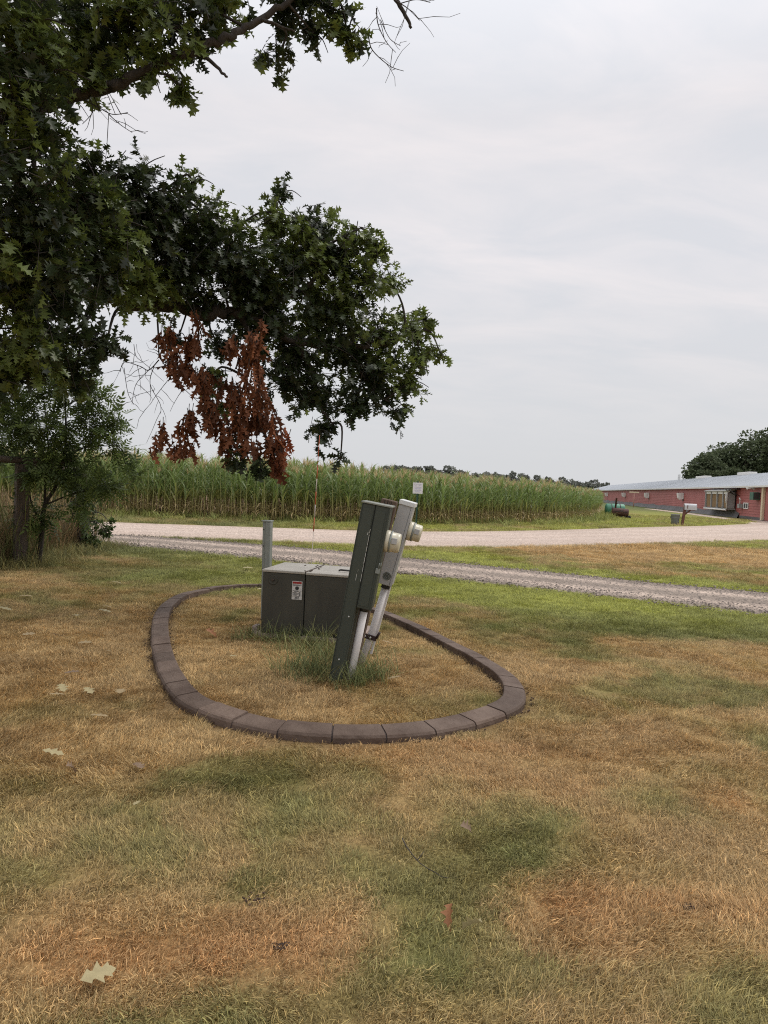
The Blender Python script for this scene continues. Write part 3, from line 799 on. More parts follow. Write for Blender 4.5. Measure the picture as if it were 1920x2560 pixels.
tp = empty('t_shaped_pole', (38.9, 112.5, 0))
tag(tp, 'thin pinkish t-shaped pole standing before the barn wall', 'pole')
MB().tube([(0, 0, -.1), (0, 0, 2.25)], .07, 8).build('upright', mat('faded_pink_paint', (.5, .27, .22), .7, .2, 4), tp)
MB().box((-.75, -.09, 2.22), (.75, .09, 2.42), .02).build('crossbar', M_cream, tp)

# white square sign at the corn edge
sg = empty('road_sign', (1.25, 27.6, 0), (0, 0, R_(4)))
tag(sg, 'small faded white square sign on a green steel post before the corn', 'sign')
spo = MB()
spo.box((-.03, 0, -.2), (.03, .008, 1.75), .002); spo.box((-.034, -.018, -.2), (-.027, 0, 1.75)); spo.box((.027, -.018, -.2), (.034, 0, 1.75))
spo.build('post', mat('green_steel_post', (.03, .085, .06), .6, .3, 8), sg)
plate = MB().box((-.19, -.030, 1.28), (.19, -.026, 1.70), .0015, 1).build('plate', mat('faded_white_sign', (.72, .71, .74), .5, .1, 5), sg)
M_ink = mat('faded_violet_ink', (.47, .46, .60), .6)
fc = bpy.data.curves.new('lettering', 'FONT'); fc.body = 'STOP'; fc.size = .115; fc.align_x = 'CENTER'; fc.extrude = .0008
ft_ = bpy.data.objects.new('lettering', fc); lmesh = bpy.data.meshes.new_from_object(ft_); bpy.data.objects.remove(ft_)
fo_ = mesh_obj('lettering', lmesh, M_ink, plate)
fo_.location = (0, -.0325, 1.575); fo_.rotation_euler = (math.pi/2, 0, 0)
for q, w in ((1.52, .28), (1.46, .24), (1.40, .27), (1.34, .2)):
    MB().box((-w/2, -.0335, q), (w/2, -.0315, q+.022)).build('print_line', M_ink, plate)

# ------------------------------------------------------------------ transformer on its pad
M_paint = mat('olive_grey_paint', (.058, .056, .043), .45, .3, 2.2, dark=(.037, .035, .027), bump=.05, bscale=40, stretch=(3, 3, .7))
M_fade_sheen = mat('faded_sky_sheen_lid_paint', (.42, .39, .34), .5, .22, 5, dark=(.33, .31, .27), bump=.06, bscale=60)  # faded, dusty lid paint, lightened further: sky reflection put into its colour
M_conc = mat('pink_concrete', (.42, .33, .285), .9, .3, 9, bump=.4)
M_bolt = mat('bolt_steel', (.10, .075, .06), .5, .4, 40, metal=.5)
TRW = Matrix.Translation((-1.14, 6.92, 0)) @ ROT('Z', -10)
pd = empty('concrete_pad'); pd.matrix_world = TRW
tag(pd, 'low pink concrete pad under the olive transformer box', 'pad')
MB().box((-.06, .005, -.08), (.96, .76, .035), .008).build('slab', M_conc, pd)
MB().box((-.13, .10, -.05), (-.075, .22, .075), .012).build('broken_corner', M_conc, pd)
tr_ = empty('transformer_box', (0, 0, 0)); tr_.matrix_world = TRW @ TR(0, 0, .035)
tag(tr_, 'low olive metal transformer box with a warning label inside the kerb', 'transformer')
D, Hh, SEAM, W = .68, .605, .425, .89
MB().box((.02, .03, 0), (W-.02, D-.02, Hh-.03)).build('tank', M_paint, tr_)
lc = MB().box((0, 0, 0), (SEAM-.004, .025, Hh-.016), .006).build('left_door', M_paint, tr_)
rc = MB().box((SEAM+.004, -.004, .04), (W, .025, Hh-.020), .006).build('right_door', M_paint, tr_)
MB().box((0, .026, 0), (.019, D, Hh-.016), .004).build('side_panel', M_paint, tr_)
MB().box((W-.019, .026, 0), (W, D, Hh-.016), .004).build('side_panel', M_paint, tr_)
ll = MB().box((-.008, -.010, Hh-.014), (SEAM-.004, D+.01, Hh+.012), .007, 3).build('left_lid', M_fade_sheen, tr_)
rl = MB().box((SEAM+.004, -.014, Hh-.018), (W+.008, D+.01, Hh+.008), .007, 3).build('right_lid', M_fade_sheen, tr_)
MB().tube([(SEAM, -.005, Hh+.008), (SEAM, D, Hh+.008)], .008, 8).build('hinge', M_bolt, tr_)
for bx_, by_ in ((SEAM-.02, .05), (SEAM+.03, .06), (SEAM+.02, .14), (SEAM-.02, .45), (SEAM+.02, .47), (SEAM-.035, .56), (SEAM-.15, .50), (SEAM+.05, .30)):
    MB().lathe([(.011, 0), (.011, .006), (.006, .010)], 10, TR(bx_, by_, Hh+.009)).build('bolt', M_bolt, tr_)
MB().tube([(.70, .22, Hh+.02), (.72, .20, Hh+.028), (.82, .18, Hh+.028)], .009, 8).build('hook_handle', M_dark, tr_)
# recessed lock
lk = MB().lathe([(.050, 0), (.046, .006), (.032, -.002), (.030, -.004)], 22, TR(.105, -.0005, Hh-.085) @ ROT('X', 90)).build('lock_recess', M_paint, lc)
MB().lathe([(.014, 0), (.014, .016), (.009, .020)], 5, TR(.105, -.004, Hh-.085) @ ROT('X', 90), False).build('lock_bolt', M_bolt, lc)
# warning label, flat print
M_lab = mat('label_white', (.62, .60, .57), .5, .12, 30); M_lred = mat('label_red', (.30, .012, .012), .5); M_lblk = mat('label_ink', (.06, .06, .06), .5)
lb = MB().box((.298, -.0045, .345), (.398, -.0012, .522), .0006, 1).build('warning_label', M_lab, lc)
MB().box((.304, -.0060, .498), (.392, -.0048, .517)).build('red_band', M_lred, lb)
pr = MB()
for q, a, b in ((.486, .304, .392), (.479, .304, .380), (.428, .304, .392), (.421, .320, .365), (.410, .304, .352), (.403, .315, .372), (.394, .304, .362), (.386, .318, .350), (.376, .304, .378), (.352, .325, .372)):
    pr.box((a, -.0058, q), (b, -.0048, q+.0038))
for q in range(5): pr.box((.368+.002*(q % 2), -.0058, .382+q*.008), (.384-.002*(q % 2), -.0048, .387+q*.008))
for a in (.331, .345, .359): pr.box((a, -.0058, .359), (a+.009, -.0048, .371))
pr.build('print', M_lblk, lb)['kind'] = 'stuff'
MB().lathe([(.0145, 0), (.0145, .001), (.0185, .001), (.0185, 0)], 22, TR(.348, -.0048, .455) @ ROT('X', 90)).build('hazard_symbol', M_lblk, lb)
hz = MB(); hz.box((.344, -.0060, .445), (.350, -.0048, .460)); hz.box((.344, -.0060, .459), (.357, -.0049, .465), M=None); hz.build('hazard_bolt', M_lblk, lb)

# ------------------------------------------------------------------ steel marker post and orange-white rod
M_galv = mat('galvanised_grey_green', (.30, .325, .30), .5, .25, 8, metal=.3)
mp_ = empty('marker_post', (-1.235, 7.78, 0), (0, R_(-1.0), R_(-12)))
tag(mp_, 'short grey-green steel marker post behind the left corner of the transformer', 'post')
MB().box((-.045, -.03, -.1), (-.012, .03, 1.06), .004).build('flange', M_galv, mp_)
MB().box((-.010, -.045, -.1), (.050, .03, 1.06), .006).build('channel', M_galv, mp_)
MB().box((-.052, -.050, 1.062), (.056, .036, 1.078), .003).build('cap', M_galv, mp_)
for q in (.55, .8, .98): MB().lathe([(.006, 0), (.006, .005), (.003, .007)], 8, TR(-.03, -.031, q) @ ROT('X', 90)).build('rivet', M_bolt, mp_)
rd_ = empty('marker_rod', (-.775, 7.80, 0), (0, R_(1.2), 0))
tag(rd_, 'thin orange and white striped marker rod rising behind the transformer', 'marker rod')
M_or = mat('orange_rod', (.42, .085, .03), .6); M_wr = mat('white_rod', (.48, .42, .37), .6)
zs = [0, .98, 1.13, 1.27, 1.41, 1.55, 1.68, 2.02]; cs = (M_wr, M_or, M_wr, M_or, M_wr, M_or, M_or)
for a, b, m_, q in zip(zs, zs[1:], cs, (.0035, .0058, .0055, .0058, .0055, .0055, .0042)):
    MB().tube([(0, 0, a-.001 if a else -.1), (0, 0, b)], q, 8).build('stripe', m_, rd_)

# ------------------------------------------------------------------ leaning meter pedestals and the post between them
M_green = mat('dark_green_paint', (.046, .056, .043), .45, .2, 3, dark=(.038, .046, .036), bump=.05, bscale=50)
M_gcap = mat('pale_green_cap', (.25, .26, .225), .55, .2, 9)  # cap colour much paler than the green housing
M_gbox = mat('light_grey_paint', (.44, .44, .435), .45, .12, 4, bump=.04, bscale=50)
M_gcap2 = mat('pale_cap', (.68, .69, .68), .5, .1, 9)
M_pvc = mat('white_pvc', (.74, .71, .70), .4, .14, 6)
M_scratch = mat('bare_scratch', (.6, .6, .56), .6)
M_cover = mat('yellowed_clear_cover', (.62, .58, .45), .25, .15, 12)
M_line = mat('seam_shadow_gap', (.012, .014, .012), .8)

def meter(parent, M, r=.078, L=.115):
    mt = MB().lathe([(r*1.05, 0), (r*1.08, .006), (r*1.08, .030), (r*1.0, .034), (r*1.0, .05), (r*.97, .052), (r*.97, L*.8), (r*.93, L*.95), (r*.8, L), (.005, L)], 28, M).build('meter', M_cover, parent)
    MB().box((-r*.5, -r*1.06, .055), (r*.1, -r*.9, .095), .004, M=M).build('face_window', M_gbox, mt)
    MB().lathe([(r*1.06, .036), (r*1.085, .038), (r*1.085, .048), (r*1.06, .05)], 28, M).build('locking_ring', M_galv, mt)
    return mt

gp = empty('green_meter_pedestal', (-.355, 5.42, 0), (0, R_(8.3), R_(-7)))
tag(gp, 'leaning dark green metal meter pedestal rising from the long grass', 'meter pedestal')
GT = 1.385
rp = MB().box((0, 0, -.12), (.092, .21, GT), .004).build('raceway', M_green, gp)
MB().box((-.012, .012, -.12), (-.001, .20, GT-.004), .003).build('back_flange', M_green, gp)
MB().box((.008, -.004, .02), (.085, -.0008, GT-.03), .001, 1).build('cover_plate', M_green, rp)
fb = MB().box((.099, -.003, .60), (.205, .21, GT), .004).build('meter_housing', M_green, gp)
MB().box((.105, -.0075, .62), (.180, -.0035, GT-.04), .001, 1).build('door_panel', M_green, fb)
MB().box((.197, -.011, .595), (.212, -.0035, GT-.012), .002, 1).build('door_lip', M_green, fb)
MB().box((.0925, .004, .6), (.0985, .2, GT-.003)).build('seam', M_line, gp)
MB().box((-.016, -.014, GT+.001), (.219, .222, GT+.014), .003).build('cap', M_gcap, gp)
meter(fb, TR(.206, .085, 1.13) @ ROT('Y', 90))
ht = MB(); ht.box((.187, -.022, .885), (.220, -.012, .925), .002); ht.tube([(.205, -.02, .92), (.207, -.024, .965), (.220, -.02, .97), (.220, -.02, .93)], .004, 6); ht.build('hasp', M_galv, fb)
for x_, z_ in ((.04, .185), (.052, .52)): MB().lathe([(.006, 0), (.006, .004), (.003, .006)], 10, TR(x_, -.0045, z_) @ ROT('X', 90)).build('screw', M_scratch, rp)
for z0, z1 in ((.80, .86), (.87, .93), (.935, 1.02), (1.03, 1.07), (1.075, 1.16), (1.17, 1.2)):
    MB().box((.0875+rnd.uniform(-.0008, .0008), -.0052, z0), (.0900, -.0042, z1)).build('scratch', M_scratch, rp)
for q in ((.074, .078, 1.155, 1.175), (.05, .0525, .80, .85), (.054, .056, .87, .885)): MB().box((q[0], -.0052, q[2]), (q[1], -.0042, q[3])).build('scratch', M_scratch, rp)
cd1 = MB().tube([(.145, .10, .60), (.142, .095, .3), (.135, .085, -.12)], .030, 18).build('conduit', M_pvc, gp)
MB().lathe([(.036, 0), (.036, .035), (.031, .037)], 18, TR(.145, .10, .565)).build('collar', M_dark, cd1)

wp = empty('wooden_post', (-.305, 5.70, 0), (0, R_(11.3), R_(-7)))
tag(wp, 'leaning weathered brown wooden post between the two meter pedestals', 'post')
MB().box((0, 0, -.15), (.125, .125, 1.435), .008).build('timber', M_wood, wp)
chk = MB()
for q in (.03, .055, .085): chk.box((q, -.001, .7+q), (q+.004, .0012, 1.43))
chk.build('drying_crack', M_line, wp)

yp = empty('grey_meter_pedestal', (-.175, 5.88, 0), (0, R_(13.2), R_(-7)))
tag(yp, 'leaning light grey meter pedestal on white conduit behind the green one', 'meter pedestal')
GB0, GB1 = .725, 1.415
hb = MB().box((-.022, 0, GB0), (.098, .22, GB1), .005).build('meter_housing', M_gbox, yp)
MB().box((.082, -.004, GB0+.002), (.102, -.0008, GB1-.006), .001, 1).build('door_lip', M_gbox, hb)
MB().box((.080, -.0020, GB0+.004), (.0818, -.0004, GB1-.006)).build('seam', M_line, hb)
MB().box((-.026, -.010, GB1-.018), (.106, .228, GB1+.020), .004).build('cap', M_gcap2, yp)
for r_ in (.014, .024, .033):
    MB().lathe([(r_-.0012, 0), (r_-.0012, .0016), (r_+.0012, .0016), (r_+.0012, 0)], 26, TR(.042, -.0008, GB0+.075) @ ROT('X', 90)).build('knockout_ring', M_galv, hb)
meter(hb, TR(.102, .095, 1.20) @ ROT('Y', 90), .074, .11)
MB().box((.015, .04, GB0-.035), (.085, .15, GB0-.001), .004).build('hub', M_dark, yp)
MB().tube([(.048, .09, GB0-.03), (.044, .09, .3), (.012, .09, -.12)], .030, 18).build('conduit', M_pvc, yp)
MB().box((.072, .085, .12), (.092, .125, GB0-.002), .003).build('ground_wire_cover', M_pvc, yp)
cl = MB().box((-.055, .045, .245), (.098, .060, .285), .003).build('pipe_strap', mat('rust_strap', (.05, .025, .022), .6, .4, 20), yp)
MB().tube([(.094, .05, .27), (.108, .045, .33)], .010, 8).build('strap_ear', bpy.data.materials['rust_strap'], cl)
for q in (.0, .045): MB().lathe([(.008, 0), (.008, .006), (.004, .008)], 8, TR(q, .045, .265) @ ROT('X', 90)).build('strap_screw', M_scratch, cl)

# long grass the mower misses
tall = [blade_mesh(19, .10, .07, .29, .0048, .40, .55, 400+i, cvar=.25, gold=.2) for i in range(6)]
px_, py_, ps_ = [], [], []
for (cx_, cy_, rx_, ry_, n_, s_) in ((-.23, 5.40, .20, .12, 16, .8), (-.03, 5.60, .11, .18, 20, .95), (-.46, 5.6, .13, .22, 14, .9), (-.55, 5.95, .22, .30, 20, .95), (-.55, 6.5, .40, .15, 28, 1.0), (-.9, 6.74, .28, .05, 22, .8), (-.30, 6.15, .2, .3, 20, .9), (-1.22, 7.1, .05, .3, 8, .5)):
    px_.append(rng.normal(cx_, rx_*.6, n_)); py_.append(rng.normal(cy_, ry_*.6, n_)); ps_.append(rng.uniform(.65, 1.15, n_)*s_)
px_, py_, ps_ = map(np.concatenate, (px_, py_, ps_))
ok = ~((px_ > -1.2) & (px_ < -.1) & (py_ > 6.80)) | (px_ < -1.17)
px_, py_, ps_ = px_[ok], py_[ok], ps_[ok]
tc_ = np.array((.145, .17, .068))*rng.uniform(.75, 1.4, (len(px_), 1)) + np.array((.10, .07, .03))*(rng.uniform(0, 1, (len(px_), 1)) < .3)
gn_scatter('long_grass', np.c_[px_, py_, 0*px_-.01], tall, None, 'tuft of long green grass around the pedestals', tc_, np.stack([ps_, ps_, ps_], 1), rng.integers(0, 6, len(px_)), tilt=.1)

# ------------------------------------------------------------------ corn
def ribbon(base, th, length, width, up0, droop, nseg, r):
    """one arching leaf blade: returns verts, quads"""
    V = []; p = np.array(base, float); el = up0; d = np.array((math.cos(th), math.sin(th))); sd_ = np.array((-d[1], d[0], 0))
    tw = r.uniform(-.5, .5)
    for k in range(nseg+1):
        t = k/nseg
        w = width*.5*min(1, .45+2.2*t)*(1-t**2.2)+.001
        ss_ = sd_*math.cos(tw*t*2) + np.array((0, 0, 1))*math.sin(tw*t*2)
        V += [p-ss_*w, p+ss_*w]
        p = p + np.array((d[0]*math.cos(el), d[1]*math.cos(el), math.sin(el)))*length/nseg
        el -= droop*(0.4+1.6*t)/nseg
    return V, [(2*k, 2*k+1, 2*k+3, 2*k+2) for k in range(nseg)]
M_corn = attr_mat('corn_leaf', 'Col', rough=.45, transl=.38, spec=.5)
M_stalk = attr_mat('corn_stalk', 'Col', rough=.7)
M_tassel = attr_mat('corn_tassel', 'Col', rough=.9, transl=.2)
def corn_meshes(seed):
    r = random.Random(seed); H = r.uniform(1.85, 2.1)
    s = MB(); s.tube([(0, 0, -.05), (.01, 0, H*.35), (r.uniform(-.04, .04), r.uniform(-.04, .04), H)], [.016, .014, .006], 5)
    for q in range(5): s.lathe([(.0155, 0), (.019, .008), (.0155, .016)], 5, TR(.003*q, 0, .12+.17*q))
    me = bpy.data.meshes.new('stalk'); s.bm.to_mesh(me); s.bm.free()
    z = np.array([v.co.z for v in me.vertices]); t = np.clip(z/1.0, 0, 1)[:, None]
    c = np.array((.50, .38, .19))*(1-t) + np.array((.24, .27, .09))*t
    a = me.attributes.new('Col', 'FLOAT_COLOR', 'POINT'); a.data.foreach_set('color', np.c_[c, np.ones(len(c))].astype(np.float32).ravel()); me.materials.append(M_stalk)
    V, F, C = [], [], []
    th = r.uniform(0, 6.28)
    for k in range(15):
        f = k/14; zb = .32 + (H-.42)*f; th += math.pi + r.uniform(-.55, .55)
        dead = f < .16
        L = r.uniform(.6, .85)*(1-.35*max(0, f-.7)/.3)*(.65 if dead else 1)
        up0 = r.uniform(.95, 1.3) if not dead else r.uniform(-.2, .5)
        dr_ = r.uniform(.9, 2.2)*(1-.45*f) if not dead else 2.2
        v, q = ribbon((0, 0, zb), th, L, r.uniform(.06, .085)*(.6 if dead else 1), up0, dr_, 6, r)
        b = len(V); V += v; F += [tuple(b+i for i in qq) for qq in q]
        tone = r.uniform(.75, 1.3)
        cc = np.array((.215, .29, .095))*tone if f > .3 else np.array((.31, .325, .11))*tone
        if dead: cc = np.array((.50, .38, .19))*tone
        C += [cc]*len(v)
    ear = []
    lm_ = np_mesh('leaves', np.array(V), None, np.array(C), F4=np.array(F)); lm_.materials.append(M_corn)
    V, F, C = [], [], []
    for k in range(12):
        v, q = ribbon((0, 0, H-.05), r.uniform(0, 6.28), r.uniform(.25, .40), .017, r.uniform(.8, 1.5), r.uniform(.1, 1.1), 3, r)
        b = len(V); V += v; F += [tuple(b+i for i in qq) for qq in q]; C += [np.array((.50, .40, .22))*r.uniform(.8, 1.25)]*len(v)
    tm_ = np_mesh('tassel', np.array(V), None, np.array(C), F4=np.array(F)); tm_.materials.append(M_tassel)
    return me, lm_, tm_
CORN = [corn_meshes(900+i) for i in range(5)]
def joined(ms):
    bm = bmesh.new()
    out = bpy.data.meshes.new('corn_clump'); V = []; F4 = []; F3 = []; C = []; mi = []
    for k, me in enumerate(ms):
        b = len(V); V += [tuple(v.co) for v in me.vertices]
        cc = np.zeros(len(me.vertices)*4, np.float32); me.attributes['Col'].data.foreach_get('color', cc); C.append(cc.reshape(-1, 4))
        for p_ in me.polygons: F4.append(tuple(b+i for i in p_.vertices)); mi.append(k)
    bm.free(); out.from_pydata(V, [], F4); out.update()
    a = out.attributes.new('Col', 'FLOAT_COLOR', 'POINT'); a.data.foreach_set('color', np.concatenate(C).ravel())
    for m_ in (M_stalk, M_corn, M_tassel): out.materials.append(m_)
    out.polygons.foreach_set('material_index', mi)
    return out
# rows run along the field edge
pts = []
edge = catmull(CORN_EDGE, 30)
d_ = np.r_[0, np.cumsum(np.hypot(*np.diff(edge, axis=0).T))]
tn_ = np.gradient(edge, axis=0); tn_ /= np.linalg.norm(tn_, axis=1)[:, None]; nr_ = np.stack([-tn_[:, 1], tn_[:, 0]], 1)
for row in range(13):
    q = np.arange(rng.uniform(0, .2), d_[-1], .19) ; q = q + rng.normal(0, .035, len(q))
    bx_ = np.stack([np.interp(q, d_, edge[:, 0]), np.interp(q, d_, edge[:, 1])], 1); nn_ = np.stack([np.interp(q, d_, nr_[:, 0]), np.interp(q, d_, nr_[:, 1])], 1)
    bx_ = bx_ + nn_*(row*.62 + .15*np.sin(q*.7))[:, None] + rng.normal(0, .05, bx_.shape)
    pts.append(np.c_[bx_, np.full(len(bx_), row)])
pts = np.concatenate(pts)
vis = (np.abs(pts[:, 0]) < .55*pts[:, 1]) & (pts[:, 0]/pts[:, 1] < .312)
near = (np.abs(pts[:, 0]) < .75*pts[:, 1]) & (pts[:, 1] < 80)
# the 300 plants that show largest: front rows, nearest first
cand = np.where(vis & (pts[:, 2] < 2) & (pts[:, 1] < 60) & (pts[:, 0] > -10.6))[0]
cand = cand[np.argsort(np.hypot(pts[cand, 0], pts[cand, 1]) + pts[cand, 2]*60)][:300]
def corn_h(x, y): return .985 - .08*sstep(-6, 4, x) - .11*sstep(36, 50, y)
is_c = np.zeros(len(pts), bool); is_c[cand] = True
for k in cand:
    v = int(rng.integers(0, 5)); sc = rng.uniform(.88, 1.1)*float(corn_h(pts[k, 0], pts[k, 1]))
    o = empty('corn_plant', (pts[k, 0], pts[k, 1], 0), (rng.normal(0, .04), rng.normal(.02, .04), rng.uniform(0, 6.28)))
    o.scale = (sc, sc, sc*rng.uniform(.93, 1.07))
    tag(o, 'tasselled green corn plant in the front rows of the field edge', 'corn plant', 'corn plants along the front of the field')
    for nm, me in zip(('stalk', 'leaves', 'tassel'), CORN[v]):
        c_ = bpy.data.objects.new(nm, me); col.objects.link(c_); c_.parent = o
rest = np.where(near & ~is_c)[0]
cs_ = rng.uniform(.90, 1.12, len(rest))*corn_h(pts[rest, 0], pts[rest, 1])
gn_scatter('corn_field', np.c_[pts[rest, :2], np.zeros(len(rest))], [joined(m) for m in CORN], None, 'dense field of tall green corn topped with beige tassels', np.ones((len(rest), 3)), np.stack([cs_, cs_, cs_*rng.uniform(.95, 1.06, len(rest))], 1), rng.integers(0, 5, len(rest)), tilt=.05)

# ------------------------------------------------------------------ leaves and trees
M_bark = mat('oak_bark', (.060, .048, .040), .9, .5, 9, bump=.9, bscale=26, stretch=(3, 3, .7))
M_twig = mat('twig_bark', (.055, .045, .04), .85, .4, 14)
def oak_template():
    half = [(.00, .012), (.13, .04), (.25, .29), (.30, .17), (.37, .085), (.57, .44), (.59, .24), (.63, .09), (.84, .30), (.84, .15), (.87, .06), (1.0, 0)]
    V = [(x, 0) for x in (0, .14, .36, .61, .85)]                       # midrib 0..4
    tip = len(V); V.append((1.0, 0))
    F = []
    for sgn in (1, -1):
        b = len(V)
        V += [(x, sgn*y) for x, y in half[:-1]]
        a = lambda k: b+k
        tri = [(0, 1, a(1)), (0, a(1), a(0)), (1, a(2), a(1)), (1, a(3), a(2)), (1, 2, a(4)), (1, a(4), a(3)), (2, a(5), a(4)), (2, a(6), a(5)), (2, 3, a(7)), (2, a(7), a(6)), (3, a(8), a(7)), (3, a(9), a(8)), (3, 4, a(10)), (3, a(10), a(9)), (4, tip, a(10))]
        F += [t if sgn > 0 else t[::-1] for t in tri]
    V = np.array(V)
    return V, np.array(F)
OV_, OF_ = oak_template()
def leaf_shape(T, curl, fold):
    z = -curl*T[:, 0]**2 + fold*np.abs(T[:, 1])
    return np.c_[T, z]
def basis(fwd, upv):
    fwd = fwd/np.linalg.norm(fwd, axis=1)[:, None]
    s = np.cross(upv, fwd); s /= np.linalg.norm(s, axis=1)[:, None]+1e-9
    return np.stack([fwd, s, np.cross(fwd, s)], 2)          # columns
def leaf_mass(T3, Fc, pos, fwd, upv, size, colr):
    B = basis(fwd, upv); n = len(pos); m_ = len(T3)
    V = np.einsum('nij,mj->nmi', B, T3)*size[:, None, None] + pos[:, None]
    F = (np.arange(n)[:, None, None]*m_ + Fc[None]).reshape(-1, 3)
    return V.reshape(-1, 3), F, np.repeat(colr, m_, 0)
def rosettes(blobs, k, size, per, seed, droop=.35, shell=.55, spread=0):
    """leaf sprays filling a set of round sub-crowns; gives leaf transforms and their twigs"""
    r = np.random.default_rng(seed); P, Fd, Up, Sz, TW = [], [], [], [], []
    for (x, y, z, rad) in blobs:
        nt = max(3, int(k*rad*rad/per))
        d = r.normal(0, 1, (nt, 3)); d /= np.linalg.norm(d, axis=1)[:, None]
        q = rad*(shell + (1-shell)*r.uniform(0, 1, nt)**.7)*np.where(r.uniform(0, 1, nt) < .3, r.uniform(.2, 1, nt), 1)*np.where(r.uniform(0, 1, nt) < .22, 1+spread, 1)
        c = np.array((x, y, z)); t = c + d*q[:, None]*np.array((1, 1, .92))
        for i in range(nt):
            out = d[i]*.8 + np.array((0, 0, -.15)) + r.normal(0, .35, 3); out /= np.linalg.norm(out)
            L = min(rad*.55, r.uniform(.18, .34))
            TW.append((t[i]-out*L*1.3, t[i]))
            m_ = per + r.integers(-2, 3)
            for j in range(m_):
                f = j/max(1, m_-1); p = t[i]-out*L*(1-f)*.8
                lat = r.normal(0, 1, 3); lat -= lat.dot(out)*out; lat /= np.linalg.norm(lat)+1e-9
                fw = out*(.35+.55*f) + lat*(.95-.35*f) + np.array((0, 0, -droop*r.uniform(.3, 1.8)))
                P.append(p); Fd.append(fw); Up.append(np.array((0, 0, 1))+r.normal(0, .45, 3)); Sz.append(size*r.uniform(.7, 1.25))
    return np.array(P), np.array(Fd), np.array(Up), np.array(Sz), TW
def twig_mesh(TW, r0, r1):
    V, F = [], []
    for a, b in TW:
        d = b-a; L = np.linalg.norm(d); d = d/L; s = np.cross(d, (0, 0, 1.)); s /= np.linalg.norm(s)+1e-9; u = np.cross(s, d)
        k = len(V)
        for p, q in ((a, r0), (b, r1)):
            for t in range(3): V.append(p+(s*math.cos(2.094*t)+u*math.sin(2.094*t))*q)
        F += [(k, k+1, k+4, k+3), (k+1, k+2, k+5, k+4), (k+2, k, k+3, k+5)]
    return np.array(V), np.array(F)

OAK = [(-2.85, 5.50, 4.83, 0.40), (-2.77, 5.20, 4.12, 0.38), (-2.77, 5.40, 3.64, 0.42), (-2.92, 5.60, 3.11, 0.47), (-3.04, 6.00, 2.67, 0.43), (-2.80, 6.20, 4.97, 0.38), (-2.86, 6.00, 4.28, 0.30), (-2.86, 6.50, 3.92, 0.43), (-2.95, 7.00, 3.43, 0.51), (-3.02, 6.60, 2.66, 0.37), (-2.75, 7.00, 2.75, 0.23), (-2.23, 6.00, 5.17, 0.37), (-1.84, 6.00, 5.15, 0.33), (-2.02, 6.00, 4.79, 0.20), (-2.57, 6.20, 5.18, 0.31), (-1.56, 6.30, 5.50, 0.24), (-1.82, 6.00, 4.67, 0.15), (-1.13, 6.50, 5.22, 0.17), (-1.01, 6.50, 5.66, 0.25), (-0.66, 6.50, 5.64, 0.25), (-0.51, 6.50, 5.45, 0.18), (-0.79, 6.50, 5.44, 0.14), (-2.74, 7.50, 4.52, 0.38), (-2.84, 7.50, 3.91, 0.54), (-2.47, 8.00, 4.35, 0.47), (-2.26, 8.00, 4.71, 0.22), (-2.49, 8.00, 3.70, 0.53), (-1.95, 8.30, 3.99, 0.55), (-1.87, 8.50, 4.43, 0.26), (-1.42, 8.60, 4.53, 0.36), (-1.38, 8.70, 4.94, 0.20), (-1.02, 8.80, 4.52, 0.42), (-1.45, 8.60, 3.88, 0.62), (-0.78, 9.00, 4.21, 0.53), (-0.50, 9.00, 4.52, 0.31), (-0.25, 9.00, 4.43, 0.28), (-0.33, 9.00, 4.09, 0.38), (-0.06, 9.20, 4.11, 0.20), (-0.91, 9.00, 3.67, 0.60), (-1.62, 8.60, 3.45, 0.48), (-1.25, 8.80, 3.12, 0.54), (-0.15, 9.10, 3.33, 0.46), (0.25, 9.30, 3.49, 0.32), (0.43, 9.40, 3.67, 0.17), (0.42, 9.30, 3.19, 0.31), (0.66, 9.40, 3.20, 0.14), (-0.23, 9.20, 2.89, 0.54), (0.23, 9.30, 2.83, 0.32), (0.07, 9.30, 2.46, 0.26), (-0.41, 9.10, 2.52, 0.35), (-0.91, 9.00, 2.58, 0.50), (-0.81, 8.90, 2.13, 0.21), (-1.24, 8.80, 2.69, 0.34), (-2.06, 8.60, 3.10, 0.24), (-2.11, 8.60, 2.67, 0.24), (-1.62, 8.00, 1.76, 0.21), (-1.38, 8.00, 1.66, 0.16), (-0.56, 8.80, 1.80, 0.13), (-2.47, 8.40, 3.11, 0.13), (-1.96, 8.60, 2.35, 0.19), (-2.12, 8.30, 3.49, 0.28), (-2.83, 5.80, 3.33, 0.39), (-3.34, 6.20, 2.26, 0.28), (-2.95, 6.20, 3.06, 0.45), (-2.86, 6.80, 4.30, 0.30), (-2.85, 7.00, 3.89, 0.47), (-2.77, 5.60, 4.54, 0.34), (-2.70, 7.60, 3.54, 0.46), (-2.71, 7.80, 4.27, 0.48), (-2.26, 8.10, 3.96, 0.49), (-2.15, 8.30, 4.39, 0.32), (-1.19, 8.70, 4.20, 0.53), (-0.61, 9.00, 3.73, 0.50), (-0.59, 9.00, 3.14, 0.50), (-1.71, 8.50, 3.74, 0.52), (-2.95, 6.80, 2.41, 0.23), (-3.14, 6.20, 2.44, 0.34), (-1.64, 6.20, 5.45, 0.21), (-2.48, 6.00, 4.81, 0.23)]
